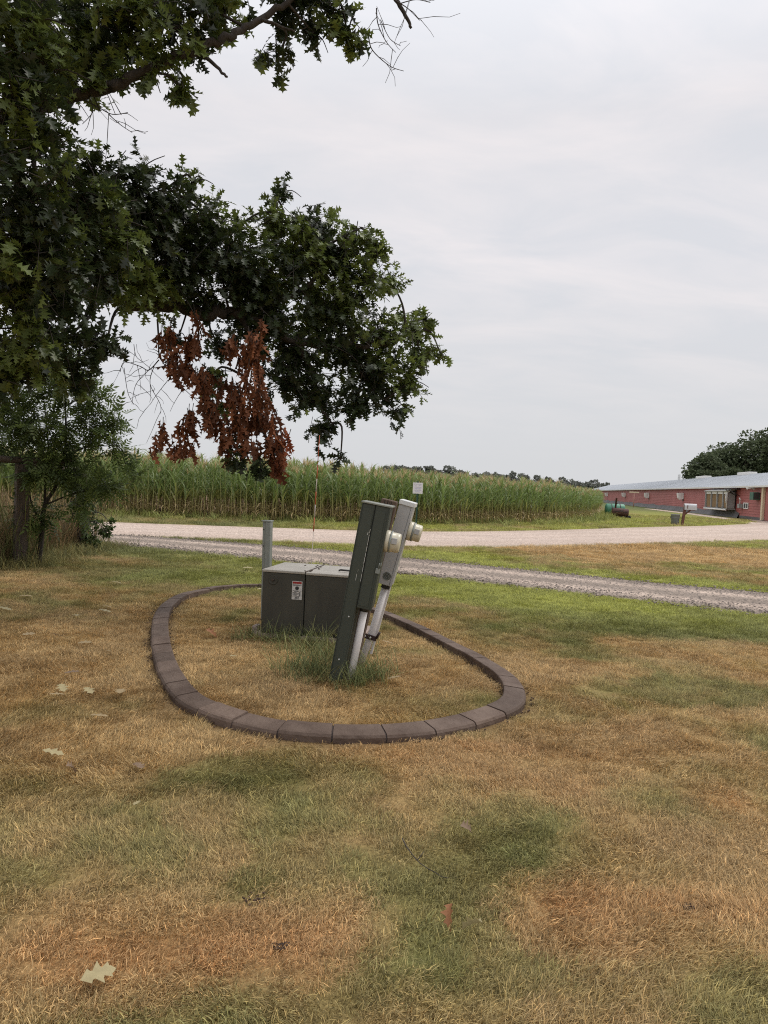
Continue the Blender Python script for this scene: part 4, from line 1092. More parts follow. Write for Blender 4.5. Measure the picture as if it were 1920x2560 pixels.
OAK_OFF = [(-3.79, 6.00, 4.97, 0.67), (-3.77, 6.00, 4.01, 0.67), (-3.93, 6.30, 3.11, 0.70), (-4.80, 6.50, 4.54, 0.90), (-4.77, 6.50, 3.13, 0.90), (-2.84, 6.00, 5.81, 0.60), (-1.96, 6.30, 6.07, 0.63), (-0.96, 6.50, 6.19, 0.58), (-3.81, 6.00, 5.92, 0.83), (-6.14, 7.00, 5.85, 1.17), (-6.12, 7.00, 3.97, 1.17), (-2.57, 6.50, 7.04, 0.90), (-1.17, 6.50, 7.10, 0.79), (-4.34, 6.50, 7.64, 1.08), (-3.13, 6.50, 8.03, 0.90), (-0.10, 6.80, 6.77, 0.53)]
# unseen crown masses added beside and behind the camera to shade the left
SHADE = [(-4.6, 3.4, 4.6, 1.3), (-5.6, 5.0, 5.2, 1.5), (-3.9, 5.2, 6.3, 1.3), (-5.2, 1.8, 5.2, 1.4), (-6.6, 3.8, 4.2, 1.5), (-4.6, 7.4, 6.6, 1.4), (-6.4, 8.6, 5.6, 1.5), (-7.0, 11, 5.4, 1.4), (-8.6, 9.5, 6, 1.8), (-3.4, 3.2, 6.4, 1.3), (-2.6, 6.6, 8.0, 1.4), (-5, 5, 7.5, 1.8), (-7.5, 6.5, 8.5, 2.2), (-5.4, 9.4, 7.4, 1.4), (-6, .2, 4.8, 1.8), (-8, 2, 5, 2.2), (-9, 5, 4.2, 2), (-7, -2, 6, 2.2), (-5, .4, 7, 1.8), (-4.2, 2.0, 8, 1.8)]
DEAD = [(-2.41, 8.00, 2.77, 0.12), (-2.33, 8.00, 2.64, 0.12), (-2.11, 8.00, 3.02, 0.11), (-2.05, 8.00, 2.58, 0.14), (-1.98, 8.00, 2.37, 0.14), (-1.71, 8.00, 2.86, 0.19), (-1.76, 8.00, 2.42, 0.22), (-1.58, 8.00, 3.04, 0.19), (-1.46, 8.00, 2.70, 0.20), (-2.23, 8.00, 2.09, 0.12), (-2.48, 8.00, 1.90, 0.10), (-2.21, 8.00, 1.92, 0.12), (-1.99, 8.00, 2.10, 0.16), (-1.64, 8.00, 2.12, 0.20), (-1.42, 8.00, 2.13, 0.20), (-1.23, 8.00, 2.00, 0.20), (-1.42, 8.00, 2.35, 0.19), (-1.22, 8.00, 1.78, 0.15), (-1.18, 8.00, 1.67, 0.09), (-2.47, 8.00, 3.03, 0.07), (-2.24, 8.00, 2.93, 0.08), (-1.81, 8.00, 1.98, 0.12), (-1.59, 8.00, 1.94, 0.12)]
LIMBS = [([(-7.16, 6.90, 3.89), (-4.30, 6.30, 4.26), (-3.09, 6.00, 4.43), (-2.75, 6.00, 4.54), (-2.49, 6.00, 4.63), (-2.27, 6.00, 4.71), (-1.89, 6.00, 4.90), (-1.71, 6.05, 5.01), (-1.49, 6.10, 5.15), (-1.32, 6.20, 5.31), (-1.07, 6.30, 5.56), (-0.76, 6.40, 5.89)], 0.06, 0.022), ([(-1.71, 6.05, 5.01), (-1.55, 6.00, 4.88), (-1.43, 5.95, 4.75)], 0.02, 0.009), ([(-1.21, 6.20, 5.37), (-1.06, 6.20, 5.33), (-0.93, 6.20, 5.29)], 0.016, 0.008), ([(-1.68, 6.05, 5.01), (-1.93, 6.20, 5.31), (-2.07, 6.20, 5.43)], 0.018, 0.008), ([(-7.07, 7.20, 3.23), (-4.96, 7.60, 3.48), (-4.22, 7.80, 3.44), (-3.23, 8.00, 3.46), (-2.54, 8.20, 3.41), (-1.95, 8.40, 3.42), (-1.55, 8.50, 3.38), (-1.15, 8.70, 3.20), (-0.63, 8.90, 3.21), (-0.29, 9.00, 3.23), (0.10, 9.10, 3.37), (0.41, 9.30, 3.52)], 0.12, 0.012), ([(-1.95, 8.40, 3.42), (-1.43, 8.60, 3.59), (-0.98, 8.70, 3.92), (-0.98, 8.75, 4.22), (-1.25, 8.70, 4.48), (-1.38, 8.70, 4.76)], 0.035, 0.009), ([(-0.98, 8.75, 4.22), (-0.73, 8.90, 4.48), (-0.45, 9.00, 4.67)], 0.022, 0.008), ([(-1.15, 8.70, 3.20), (-0.96, 8.90, 2.86), (-0.85, 8.95, 2.48), (-0.69, 8.90, 2.24)], 0.035, 0.01), ([(-0.63, 8.90, 3.21), (-0.38, 9.10, 2.92), (-0.06, 9.20, 2.60)], 0.025, 0.008), ([(-4.22, 7.80, 3.44), (-3.50, 7.60, 3.91), (-2.89, 7.60, 4.27), (-2.49, 7.90, 4.62)], 0.05, 0.01), ([(-1.78, 8.45, 3.40), (-1.55, 8.30, 3.06), (-1.50, 8.10, 2.58), (-1.42, 8.00, 2.13), (-1.23, 8.00, 1.87)], 0.028, 0.008), ([(0.05, 6.70, 5.67), (0.00, 6.70, 5.77), (-0.12, 6.70, 5.95), (-0.33, 6.70, 6.19), (-0.57, 6.50, 6.17)], 0.012, 0.03), ([(-1.55, 8.30, 2.97), (-1.67, 8.10, 2.39), (-1.68, 8.00, 2.03), (-1.62, 8.00, 1.72)], 0.014, 0.005)]
BARE = [([(-2.62, 8.10, 3.24), (-2.60, 8.10, 3.02), (-2.59, 8.10, 2.86), (-2.55, 8.10, 2.78), (-2.35, 8.10, 2.54), (-2.11, 8.10, 2.33)], 0.012), ([(-2.59, 8.10, 2.80), (-2.70, 8.10, 2.68), (-2.78, 8.05, 2.71), (-2.94, 8.00, 2.74), (-2.98, 8.00, 2.63)], 0.007), ([(-2.64, 8.10, 2.73), (-2.68, 8.10, 2.53), (-2.56, 8.10, 2.31), (-2.55, 8.10, 2.20)], 0.005), ([(-2.70, 8.10, 2.68), (-2.82, 8.05, 2.51), (-2.84, 8.00, 2.28)], 0.004), ([(-2.84, 8.00, 2.94), (-2.81, 8.00, 2.81), (-2.73, 8.00, 2.75)], 0.004), ([(-2.94, 8.00, 2.68), (-2.89, 8.00, 2.41), (-2.82, 8.00, 2.28)], 0.004), ([(-2.48, 8.10, 2.58), (-2.61, 8.10, 2.40), (-2.67, 8.10, 2.30)], 0.004), ([(-0.33, 6.60, 5.52), (-0.29, 6.60, 5.40), (-0.13, 6.60, 5.27), (0.00, 6.60, 5.23)], 0.006), ([(-0.27, 6.60, 5.77), (-0.25, 6.60, 5.63), (-0.17, 6.60, 5.48), (-0.08, 6.60, 5.39)], 0.006), ([(-0.12, 6.60, 5.85), (0.01, 6.60, 5.78), (0.12, 6.60, 5.68)], 0.006), ([(-0.06, 6.60, 5.82), (0.08, 6.60, 5.86), (0.21, 6.60, 5.84)], 0.005), ([(-0.23, 6.60, 5.67), (-0.14, 6.60, 5.51), (-0.04, 6.60, 5.45)], 0.004), ([(-2.60, 6.00, 4.54), (-2.50, 6.00, 4.50), (-2.37, 6.00, 4.44), (-2.24, 6.00, 4.46)], 0.006), ([(-2.40, 6.00, 4.44), (-2.30, 6.00, 4.36), (-2.20, 6.00, 4.30)], 0.004), ([(-2.55, 6.00, 4.55), (-2.53, 6.00, 4.45), (-2.61, 6.00, 4.35)], 0.004)]
oak = empty('oak_tree', (-7.6, 6.9, 0))
tag(oak, 'large oak whose dark leafy limbs hang into the upper left', 'oak tree')
OL = Vector(oak.location)
def rel(P): return [tuple(Vector(p)-OL) for p in P]
tb = MB()
tb.tube(rel([(-7.6, 6.9, -.2), (-7.6, 6.9, .4), (-7.55, 6.9, 2), (-7.5, 6.95, 4), (-7.5, 7.0, 6.5), (-7.4, 7, 9)]), [.55, .42, .36, .32, .24, .12], 14)
tb.build('trunk', M_bark, oak)
allpts = []
for pts_, r0, r1 in LIMBS:
    c3 = catmull(pts_, 7); n = len(c3)
    jit = np.array([[noise.noise((i*.6, k*9.1, r0*50)) for k in range(3)] for i in range(n)])*r0*.7
    jit[0] = 0
    c3 = c3 + jit; allpts.append(c3)
    MB().tube(rel(c3), list(np.linspace(r0, r1, n)), 9).build('limb', M_bark, oak)
LP = np.concatenate(allpts)
# branchlets from the limbs out to each sub-crown
bl = MB()
for (x, y, z, rad) in OAK+OAK_OFF:
    c = np.array((x, y, z)); q = LP[np.argmin(np.linalg.norm(LP-c, axis=1))]
    mid = (q+c)/2 + np.array((rnd.uniform(-.1, .1), rnd.uniform(-.1, .1), rnd.uniform(0, .18)))
    L = np.linalg.norm(c-q)
    if L > .05: bl.tube(rel(catmull([q, mid, c], 5)), list(np.linspace(min(.03, .012+L*.01), .008, 11)), 5, False)
    for _ in range(4):
        e = c + np.array([rnd.gauss(0, 1) for _ in range(3)])*rad*.5
        bl.tube(rel(catmull([c, (c+e)/2+np.array((0, 0, .05)), e], 3)), list(np.linspace(.008, .004, 7)), 4, False)
bl.build('branchlets', M_bark, oak)['kind'] = 'stuff'
for pts_, r0 in BARE:
    bt = MB(); c3 = catmull(pts_, 5); bt.tube(rel(c3), list(np.linspace(r0, .0025, len(c3))), 5, False)
    d3 = c3[-1]-c3[0]
    for q in range(3, len(c3)-1, 2):
        s_ = np.array([rnd.gauss(0, 1) for _ in range(3)]); s_[2] -= .3; s_ *= .10
        e = c3[q]+s_+d3*.05
        bt.tube(rel([c3[q], (c3[q]+e)/2+np.array((0, 0, .012)), e, e+s_*.5+np.array((rnd.uniform(-.04, .04), 0, rnd.uniform(-.03, .03)))]), [r0*.45, .003, .0022, .0018], 4, False)
    bt.build('bare_twig', M_twig, oak)['label'] = 'leafless dead twig hanging from the oak'

P, Fd, Up, Sz, TW = rosettes([b for b in OAK if b[1] < 7.3], 2250, .118, 7, 5)
Pb, Fb, Ub, Sb, Tb = rosettes([b for b in OAK if b[1] >= 7.3], 1800, .120, 7, 15, shell=.3, spread=.35)
P, Fd, Up, Sz, TW = np.vstack([P, Pb]), np.vstack([Fd, Fb]), np.vstack([Up, Ub]), np.r_[Sz, Sb], TW+Tb
P2, Fd2, Up2, Sz2, TW2 = rosettes(OAK_OFF+SHADE, 260, .20, 7, 6)
twv, twf = twig_mesh(TW+TW2, .0045, .0022)
to = mesh_obj('twigs', np_mesh('twigs', twv-np.array(OL), None, None, F4=twf), M_twig, oak); to['kind'] = 'stuff'
P, Fd, Up, Sz = (np.concatenate(v) for v in ((P, P2), (Fd, Fd2), (Up, Up2), (Sz, Sz2)))
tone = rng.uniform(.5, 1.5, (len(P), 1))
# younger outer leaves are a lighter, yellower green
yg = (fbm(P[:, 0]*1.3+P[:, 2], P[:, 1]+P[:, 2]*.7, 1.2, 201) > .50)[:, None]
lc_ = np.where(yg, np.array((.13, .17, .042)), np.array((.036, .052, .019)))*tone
M_leaf = attr_mat('oak_leaf', 'Col', rough=.42, transl=.3, spec=.5)
pxl = P[:, 0]/P[:, 1]; pzl = (P[:, 2]-1.5)/P[:, 1]
inv = (pxl > -.50) & (pxl < .2) & (pzl < .66) & (pzl > 0)
show = np.where(inv, Sz/np.linalg.norm(P-np.array((0, 0, 1.5)), axis=1), 0)
big = np.argsort(-show)[:300]
sel = np.zeros(len(P), bool); sel[big] = True
T3s = [leaf_shape(OV_, c, f) for c, f in ((.10, .22), (.28, .35), (.02, .10))]
Vs, Fs, Cs = [], [], []; off = 0
kind = rng.integers(0, 3, len(P))
for k in range(3):
    q = (kind == k) & ~sel
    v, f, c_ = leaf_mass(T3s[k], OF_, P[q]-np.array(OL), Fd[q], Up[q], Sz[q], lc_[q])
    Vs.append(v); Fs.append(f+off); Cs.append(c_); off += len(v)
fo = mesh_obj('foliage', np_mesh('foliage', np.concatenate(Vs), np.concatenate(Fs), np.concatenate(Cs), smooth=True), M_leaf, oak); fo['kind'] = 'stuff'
lms = []
for k in range(3):
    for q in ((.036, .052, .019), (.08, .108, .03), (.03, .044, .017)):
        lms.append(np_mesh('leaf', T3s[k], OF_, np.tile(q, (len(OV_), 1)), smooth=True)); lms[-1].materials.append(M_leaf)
BB = basis(Fd, Up)
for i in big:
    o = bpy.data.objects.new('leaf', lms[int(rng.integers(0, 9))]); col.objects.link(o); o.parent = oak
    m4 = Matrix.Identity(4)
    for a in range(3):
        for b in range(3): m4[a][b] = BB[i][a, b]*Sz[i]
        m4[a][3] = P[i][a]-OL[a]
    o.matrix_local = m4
# the dead hanging spray
r = np.random.default_rng(44); DP, DF, DU, DS, DT = [], [], [], [], []
for (x, y, z, rad) in DEAD:
    for _ in range(max(4, int(850*rad*rad/8)+3)):
        c = np.array((x, y, z)) + r.normal(0, .42, 3)*rad*np.array((1, 1.6, 1.5))
        DT.append((c+np.array((r.uniform(-.05, .05), 0, .16)), c))
        for j in range(9):
            DP.append(c+r.normal(0, .02, 3)+np.array((0, 0, r.uniform(-.02, .12)))); DF.append(np.array((0, 0, -1))+r.normal(0, .33, 3)); DU.append(r.normal(0, 1, 3)); DS.append(.165*r.uniform(.7, 1.3))
DP, DF, DU, DS = map(np.array, (DP, DF, DU, DS))
red = sstep(-1.35, -.9, DP[:, 0])[:, None]
dc_ = (np.array((.22, .085, .040))*(1-red) + np.array((.26, .058, .024))*red)*r.uniform(.35, 1.5, (len(DP), 1))
v, f, c_ = leaf_mass(leaf_shape(OV_*np.array((1, .58)), .2, .7), OF_, DP-np.array(OL), DF, DU, DS, dc_)
do = mesh_obj('dead_foliage', np_mesh('dead_foliage', v, f, c_, smooth=True), attr_mat('dead_leaf', 'Col', rough=.7, transl=.3), oak); do['kind'] = 'stuff'
do['label'] = 'rust-brown dead leaves hanging in a withered spray'
twv, twf = twig_mesh(DT, .005, .0025)
mesh_obj('dead_twigs', np_mesh('dead_twigs', twv-np.array(OL), None, None, F4=twf), M_twig, oak)['kind'] = 'stuff'

# ash sapling by the fence
LEAFLET = np.array([(0, 0), (.25, .15), (.55, .17), (1, 0), (.55, -.17), (.25, -.15)]); LF = np.array([(0, 1, 5), (1, 2, 5), (2, 4, 5), (2, 3, 4)])
def pinnate():
    V, F = [], []
    def put(o_, ang, s):
        b = len(V); c, q = math.cos(ang), math.sin(ang)
        for x, y in LEAFLET: V.append((o_[0]+(x*c-y*q)*s, o_[1]+(x*q+y*c)*s, -.12*x*s-.10*o_[0]**2))
        for t in LF: F.append(tuple(b+i for i in t))
    for k in range(4):
        for sg_ in (1, -1): put((.22+.2*k, 0), sg_*1.0, .36-.03*k)
    put((.95, 0), 0, .36)
    b = len(V); V.extend([(0, .008, 0), (0, -.008, 0), (.95, -.006, -.09), (.95, .006, -.09)]); F += [(b, b+1, b+2), (b, b+2, b+3)]
    return np.array(V), np.array(F)
AV, AF = pinnate()
ASH = [(-5.24, 11.50, 2.96, 0.51), (-4.72, 11.50, 2.66, 0.40), (-4.36, 11.50, 2.43, 0.24), (-5.39, 11.60, 2.13, 0.64), (-4.70, 11.50, 2.09, 0.41), (-4.21, 11.40, 1.92, 0.23), (-5.40, 11.40, 1.55, 0.38), (-5.00, 11.50, 1.51, 0.51), (-4.51, 11.40, 1.30, 0.33), (-6.02, 11.70, 2.11, 0.58), (-5.25, 11.50, 3.40, 0.38), (-4.86, 11.50, 0.94, 0.26), (-4.11, 11.40, 1.73, 0.13), (-4.04, 11.40, 1.48, 0.14), (-5.49, 11.50, 0.78, 0.32), (-6.16, 11.70, 2.75, 0.46)]
ASHL = [([(-5.54, 11.60, 0.01), (-5.50, 11.60, 0.52), (-5.47, 11.60, 0.94), (-5.30, 11.60, 1.27), (-5.21, 11.60, 1.69), (-5.16, 11.60, 2.08), (-5.22, 11.60, 2.97)], 0.045, 0.012), ([(-5.47, 11.60, 0.94), (-5.47, 11.60, 1.42), (-5.44, 11.60, 1.87), (-5.53, 11.60, 2.64)], 0.022, 0.008), ([(-5.50, 11.60, 0.65), (-5.68, 11.60, 0.96), (-5.75, 11.60, 1.34), (-5.95, 11.70, 1.99)], 0.018, 0.006), ([(-5.43, 11.60, 0.97), (-5.02, 11.55, 1.15), (-4.55, 11.50, 1.27)], 0.015, 0.006), ([(-5.21, 11.60, 1.69), (-4.82, 11.50, 1.90), (-4.28, 11.40, 1.95)], 0.014, 0.006)]
M_ashleaf = attr_mat('ash_leaf', 'Col', rough=.45, transl=.42)
def leafy_tree(name, label, cat, base, limbs, blobs, T3, Fc, k, size, per, seed, base_c, young_c, m_leaf, group=None, trunk_r=None):
    o = empty(name, base); tag(o, label, cat, group); B_ = Vector(base)
    for i, (pts_, r0, r1) in enumerate(limbs):
        c3 = catmull(pts_, 6); MB().tube([tuple(Vector(p)-B_) for p in c3], list(np.linspace(r0, r1, len(c3))), 8).build('trunk' if i == 0 else 'limb', M_bark, o)
    LPt = np.concatenate([catmull(l[0], 6) for l in limbs]); tb_ = MB()
    for (x, y, z, rad) in blobs:
        c = np.array((x, y, z)); q = LPt[np.argmin(np.linalg.norm(LPt-c, axis=1))]
        tb_.tube([tuple(Vector(p)-B_) for p in catmull([q, (q+c)/2+np.array((0, 0, .06)), c], 4)], list(np.linspace(.012, .005, 9)), 5, False)
    P, Fd, Up, Sz, TW = rosettes(blobs, k, size, per, seed, .2, .45)
    tv, tf = twig_mesh(TW, .004, .002)
    b_ = tb_.build('branches', M_twig, o); b_['kind'] = 'stuff'
    mesh_obj('twigs', np_mesh('twigs', tv-np.array(B_), None, None, F4=tf), M_twig, o)['kind'] = 'stuff'
    r = np.random.default_rng(seed)
    cc = np.where(r.uniform(0, 1, (len(P), 1)) < .45, np.array(young_c), np.array(base_c))*r.uniform(.7, 1.3, (len(P), 1))
    v, f, c_ = leaf_mass(T3, Fc, P-np.array(B_), Fd, Up, Sz, cc)
    mesh_obj('crown', np_mesh('crown', v, f, c_, smooth=False), m_leaf, o)['kind'] = 'stuff'
    return o
leafy_tree('ash_sapling', 'slender ash sapling with feathery leaves growing through the old fence', 'sapling', (-5.50, 11.6, 0), ASHL, ASH, AV, AF, 720, .26, 6, 71, (.085, .12, .038), (.14, .185, .052), M_ashleaf)
SHRUB = [(-5.74, 14.10, 0.23, 0.31), (-5.42, 14.00, 0.41, 0.22), (-5.83, 14.10, 0.58, 0.25), (-5.54, 14.00, 0.01, 0.22), (-5.96, 14.20, 0.88, 0.28), (-5.28, 13.90, 0.54, 0.12), (-6.05, 14.20, 1.20, 0.24)]
leafy_tree('shrub', 'small dark green shrub at the foot of the far fence post', 'shrub', (-5.85, 14.1, 0), [([(-5.85, 14.1, -.05), (-5.8, 14.1, .4), (-5.6, 14.0, .8)], .02, .008), ([(-5.85, 14.1, 0), (-6.1, 14.2, .5), (-6.2, 14.2, .9)], .018, .008)], SHRUB, np.c_[LEAFLET*np.array((1, 1.6)), -.1*LEAFLET[:, 0]], LF, 2600, .085, 9, 73, (.055, .085, .026), (.085, .12, .034), M_ashleaf)

# old fence
M_gpost = mat('grey_fence_wood', (.155, .12, .095), .9, .6, 6, dark=(.055, .042, .034), bump=.8, bscale=20, stretch=(10, 10, .7))
fn = empty('wooden_fence', (-5.75, 11.4, 0))
tag(fn, 'old weathered wooden post and rail fence at the left edge', 'fence')
MB().box((-.095, -.095, -.15), (.095, .095, 1.60), .012, M=ROT('Z', 38) @ ROT('X', 1)).build('post', M_gpost, fn)
MB().box((-.095, -.095, -.15), (.095, .095, 1.50), .012, M=TR(-.30, 2.95, 0) @ ROT('Z', 30)).build('post', M_gpost, fn)
MB().tube([(-.75, -.9, 1.66), (.0, .02, 1.655), (.35, .06, 1.65), (.62, .10, 1.64)], [.055, .055, .05, .05], 8).build('rail', M_gpost, fn)
MB().tube([(-.05, .05, 1.60), (-.18, 1.5, 1.58), (-.30, 2.98, 1.55)], [.05, .05, .045], 8).build('rail', M_gpost, fn)
MB().tube([(-.02, -.13, .25), (.10, -.16, .23), (.20, -.14, .20)], .006, 5).build('wire', M_rust, fn)

# tall dry weeds behind and under the fence
dry_ = [blade_mesh(36, .20, .35, .95, .007, .22, .35, 500+i, cvar=.3) for i in range(6)]
wx_, wy_ = scatter_pts(620, -10.5, -5.35, 10.6, 16)
ok = (wx_ < -5.92-.07*np.maximum(0, wy_-11.8)+.35*rng.uniform(0, 1, len(wx_))**2) & ~in_poly(wx_, wy_, drive_poly)
wx_, wy_ = wx_[ok], wy_[ok]
gr_ = (rng.uniform(0, 1, (len(wx_), 1)) < .25)
wc_ = np.where(gr_, np.array((.13, .15, .055)), np.array((.215, .15, .08)))*rng.uniform(.7, 1.3, (len(wx_), 1))
ws_ = rng.uniform(.8, 1.5, len(wx_))
gn_scatter('dry_weeds', np.c_[wx_, wy_, 0*wx_-.02], dry_, None, 'tall dry brown weeds behind the old fence', wc_, np.stack([ws_, ws_, ws_], 1), rng.integers(0, 6, len(wx_)), tilt=.08)
ux_, uy_ = scatter_pts(900, -7.2, -5.0, 10.6, 15.2)
ok = (ux_ < -5.25-.03*(uy_-11)+.25*rng.normal(0, 1, len(ux_))) & ~in_poly(ux_, uy_, drive_poly); ux_, uy_ = ux_[ok], uy_[ok]
uc_ = np.array((.15, .16, .065))*rng.uniform(.7, 1.3, (len(ux_), 1)) + np.array((.12, .08, .03))*(rng.uniform(0, 1, (len(ux_), 1)) < .5)
us_ = rng.uniform(.6, 1.3, len(ux_))
gn_scatter('fence_grass', np.c_[ux_, uy_, 0*ux_-.02], tall, None, 'rough grass growing along the foot of the fence', uc_, np.stack([us_, us_, us_*.9], 1), rng.integers(0, 6, len(ux_)), tilt=.1)

# trees behind the barn and on the skyline
CLV = np.array([(0, -.35, 0), (.5, -.5, .05), (1, -.05, -.1), (.55, .45, .05), (.05, .35, 0)]); CLF = np.array([(0, 1, 3), (1, 2, 3), (0, 3, 4)])
M_far = attr_mat('far_foliage', 'Col', rough=.7, transl=.2, spec=.2)
M_fbark = mat('far_bark', (.16, .13, .105), .9, .3, 3)
def far_crown(c, rx, rz, n, size, seed):
    r = np.random.default_rng(seed); nb = max(5, int(n/130))
    d = r.normal(0, 1, (nb, 3)); d /= np.linalg.norm(d, axis=1)[:, None]; d[:, 2] *= .9
    cb = np.array(c)+d*r.uniform(.35, .95, (nb, 1))*np.array((rx, rx, rz)); rb = r.uniform(.22, .42, nb)*rx
    P, Fd = [], []
    for b, q in zip(cb, rb):
        m_ = int(n/nb); e = r.normal(0, 1, (m_, 3)); e /= np.linalg.norm(e, axis=1)[:, None]
        P.append(b+e*q*r.uniform(.55, 1.08, (m_, 1))*np.array((1, 1, .75))); Fd.append(e+r.normal(0, .5, (m_, 3)))
    P, Fd = np.concatenate(P), np.concatenate(Fd)
    return P, Fd, r.normal(0, .6, (len(P), 3))+np.array((0, 0, 1)), size*r.uniform(.6, 1.4, len(P)), cb
def far_tree(name, label, base, h, rx, n, size, seed, c0, c1, group):
    o = empty(name, base); tag(o, label, 'tree', group); r = random.Random(seed)
    cz = h*.60; tp_ = (r.uniform(-.4, .4), r.uniform(-.4, .4), h*.6)
    MB().tube([(0, 0, -.3), (tp_[0]*.4, tp_[1]*.4, h*.25), tp_], [h*.018, h*.014, h*.007], 7).build('trunk', M_fbark, o)
    P, Fd, Up, Sz, cb = far_crown((0, 0, cz), rx, h*.40, n, size, seed)
    lm2 = MB()
    for b in cb: lm2.tube([(tp_[0]*.5, tp_[1]*.5, h*r.uniform(.22, .5)), tuple((b*.6+np.array((0, 0, h*.18)))), tuple(b)], [h*.007, h*.005, h*.002], 5, False)
    lm2.build('limbs', M_fbark, o)['kind'] = 'stuff'
    rr_ = np.random.default_rng(seed+1)
    cc = (np.array(c0)+(np.array(c1)-np.array(c0))*rr_.uniform(0, 1, (len(P), 1)))*rr_.uniform(.75, 1.25, (len(P), 1))
    v, f, c_ = leaf_mass(CLV, CLF, P, Fd, Up, Sz, cc)
    mesh_obj('crown', np_mesh('crown', v, f, c_), M_far, o)['kind'] = 'stuff'
    return o
BT = [(64.5, 149, 8.8, 3.4, 'outermost and lowest dark tree at the left end of the grove behind the barn'), (67.5, 152, 12.0, 4.2, 'second tree from the left in the grove behind the barn'), (72.5, 155, 14.2, 5.0, 'rounded tree in the middle of the grove behind the barn'), (76.5, 156, 17.0, 5.6, 'tall tree right of the middle of the grove behind the barn'), (83.0, 156, 19.5, 6.0, 'tallest dark tree of the grove at the right picture edge'), (70.0, 147, 9.5, 3.6, 'low paler tree in front of the grove close to the roof')]
for i, (x, y, h, rx, lb_) in enumerate(BT):
    far_tree('broadleaf_tree', lb_, (x, y, 0), h, rx, 6500, .42, 600+i, (.075, .098, .052), (.125, .15, .078), 'trees behind the barn')  # crown greens lightened, some distance haze put into the leaf colour
far_tree('broadleaf_tree', 'small lone tree on the skyline beyond the left part of the corn', (-66, 205, 0), 10.0, 2.6, 500, .6, 640, (.15, .16, .135), (.18, .19, .16), 'skyline trees')  # greyed leaf colours on both skyline trees: haze painted in
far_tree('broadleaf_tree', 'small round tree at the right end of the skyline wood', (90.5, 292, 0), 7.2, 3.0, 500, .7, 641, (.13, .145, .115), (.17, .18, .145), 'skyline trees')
# skyline wood reads as one mass
Vs, Fs, Cs = [], [], []; off = 0; r = np.random.default_rng(88)
for i in range(96):
    t = i/95; x = 2+ (87-2)*t + r.normal(0, .8); y = 262+26*t + r.uniform(-6, 14)
    h = (11.3-3.9*t)*r.uniform(.92, 1.06)
    P, Fd, Up, Sz, cb = far_crown((x, y, h*.55), r.uniform(2.4, 3.8), h*.42, 520, .7, 700+i)
    cc = (np.array((.19, .20, .175))+np.array((.04, .04, .035))*r.uniform(0, 1, (len(P), 1)))*r.uniform(.8, 1.2)  # distance haze painted in as a pale grey leaf colour
    v, f, c_ = leaf_mass(CLV, CLF, P, Fd, Up, Sz, cc); Vs.append(v); Fs.append(f+off); Cs.append(c_); off += len(v)
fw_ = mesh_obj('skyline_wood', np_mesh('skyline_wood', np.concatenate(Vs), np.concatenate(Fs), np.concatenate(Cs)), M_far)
tag(fw_, 'low dark wood along the skyline beyond the corn', kind='stuff')

# ------------------------------------------------------------------ fallen leaves and twigs on the lawn
fl_m = {}
def fallen(x, y, z, size, rz, c, label, curl=.12, fold=.06, tilt=(0, 0)):
    OB = OV_.copy(); q_ = (OB[:, 1] != 0) & (OB[:, 0] > .1) & (OB[:, 0] < .9); OB[q_, 1] = np.sign(OB[q_, 1])*np.maximum(np.abs(OB[q_, 1]), .15)
    T = leaf_shape(OB*np.array((1, rnd.uniform(.75, 1.1))), curl*rnd.uniform(.6, 1.4), fold)
    T = T - np.array((.5, 0, 0)); T[:, 2] += .02
    key = tuple(round(q, 2) for q in c)
    if key not in fl_m: fl_m[key] = mat('fallen_leaf_%d' % len(fl_m), c, .65, .25, 30, transl=.15)
    o = mesh_obj('fallen_leaf', np_mesh('fallen_leaf', T*size, OF_, None, smooth=True), fl_m[key])
    o.location = (x, y, z); o.rotation_euler = (tilt[0], tilt[1], rz)
    return tag(o, label, 'leaf', 'fallen oak leaves on the lawn')
TAN, PALE, RUST, DRAB = (.40, .30, .16), (.46, .39, .21), (.40, .18, .08), (.25, .17, .11)
fallen(-0.772, 2.051, .046, 0.099, 0.6, PALE, 'large cream lobed leaf lying nearest the camera at lower left', tilt=(0.15, -0.15))
fallen(0.358, 2.375, .046, 0.078, 2.6, PALE, 'pale olive curled leaf in the right foreground below the orange one', .5, .7, (.5, .3))
fallen(0.282, 2.432, .046, 0.073, 4.2, RUST, 'orange-brown curled leaf beside the pale leaf in the foreground', .5, .7, (.5, .3))
fallen(0.422, 3.058, .046, 0.078, 0.4, DRAB, 'brown folded leaf on the green patch in front of the kerb', .5, .7, (.5, .3))
fallen(-1.042, 3.157, .046, 0.050, 1.4, PALE, 'tiny cream leaf fragment standing out left of the foreground', tilt=(-0.15, -0.10))
fallen(-1.663, 3.698, .046, 0.112, 0.1, PALE, 'long cream leaf on the left lawn just above the cream fragment', tilt=(0.06, 0.10))
fallen(-1.484, 3.521, .046, 0.101, 1.2, DRAB, 'brown leaf curled just below the long cream leaf at left', .5, .7, (.5, .3))
fallen(-1.173, 3.571, .046, 0.090, 2.2, DRAB, 'faint brown leaf lying right of the long cream leaf', tilt=(0.12, -0.08))
fallen(-1.666, 4.303, .046, 0.112, 0.2, TAN, 'tan leaf between the kerb curve and the left lawn edge', tilt=(-0.09, -0.08))
fallen(-1.724, 4.816, .046, 0.112, 1.8, TAN, 'olive tan leaf closest to the outside of the left kerb bend', tilt=(0.03, -0.15))
fallen(-1.931, 4.793, .046, 0.101, 5.6, PALE, 'cream leaf in the row of three, nearest the kerb-side leaf', tilt=(0.06, 0.05))
fallen(-2.124, 4.829, .046, 0.101, 5.4, PALE, 'upper cream leaf of the touching pair on the left lawn', tilt=(0.06, 0.15))
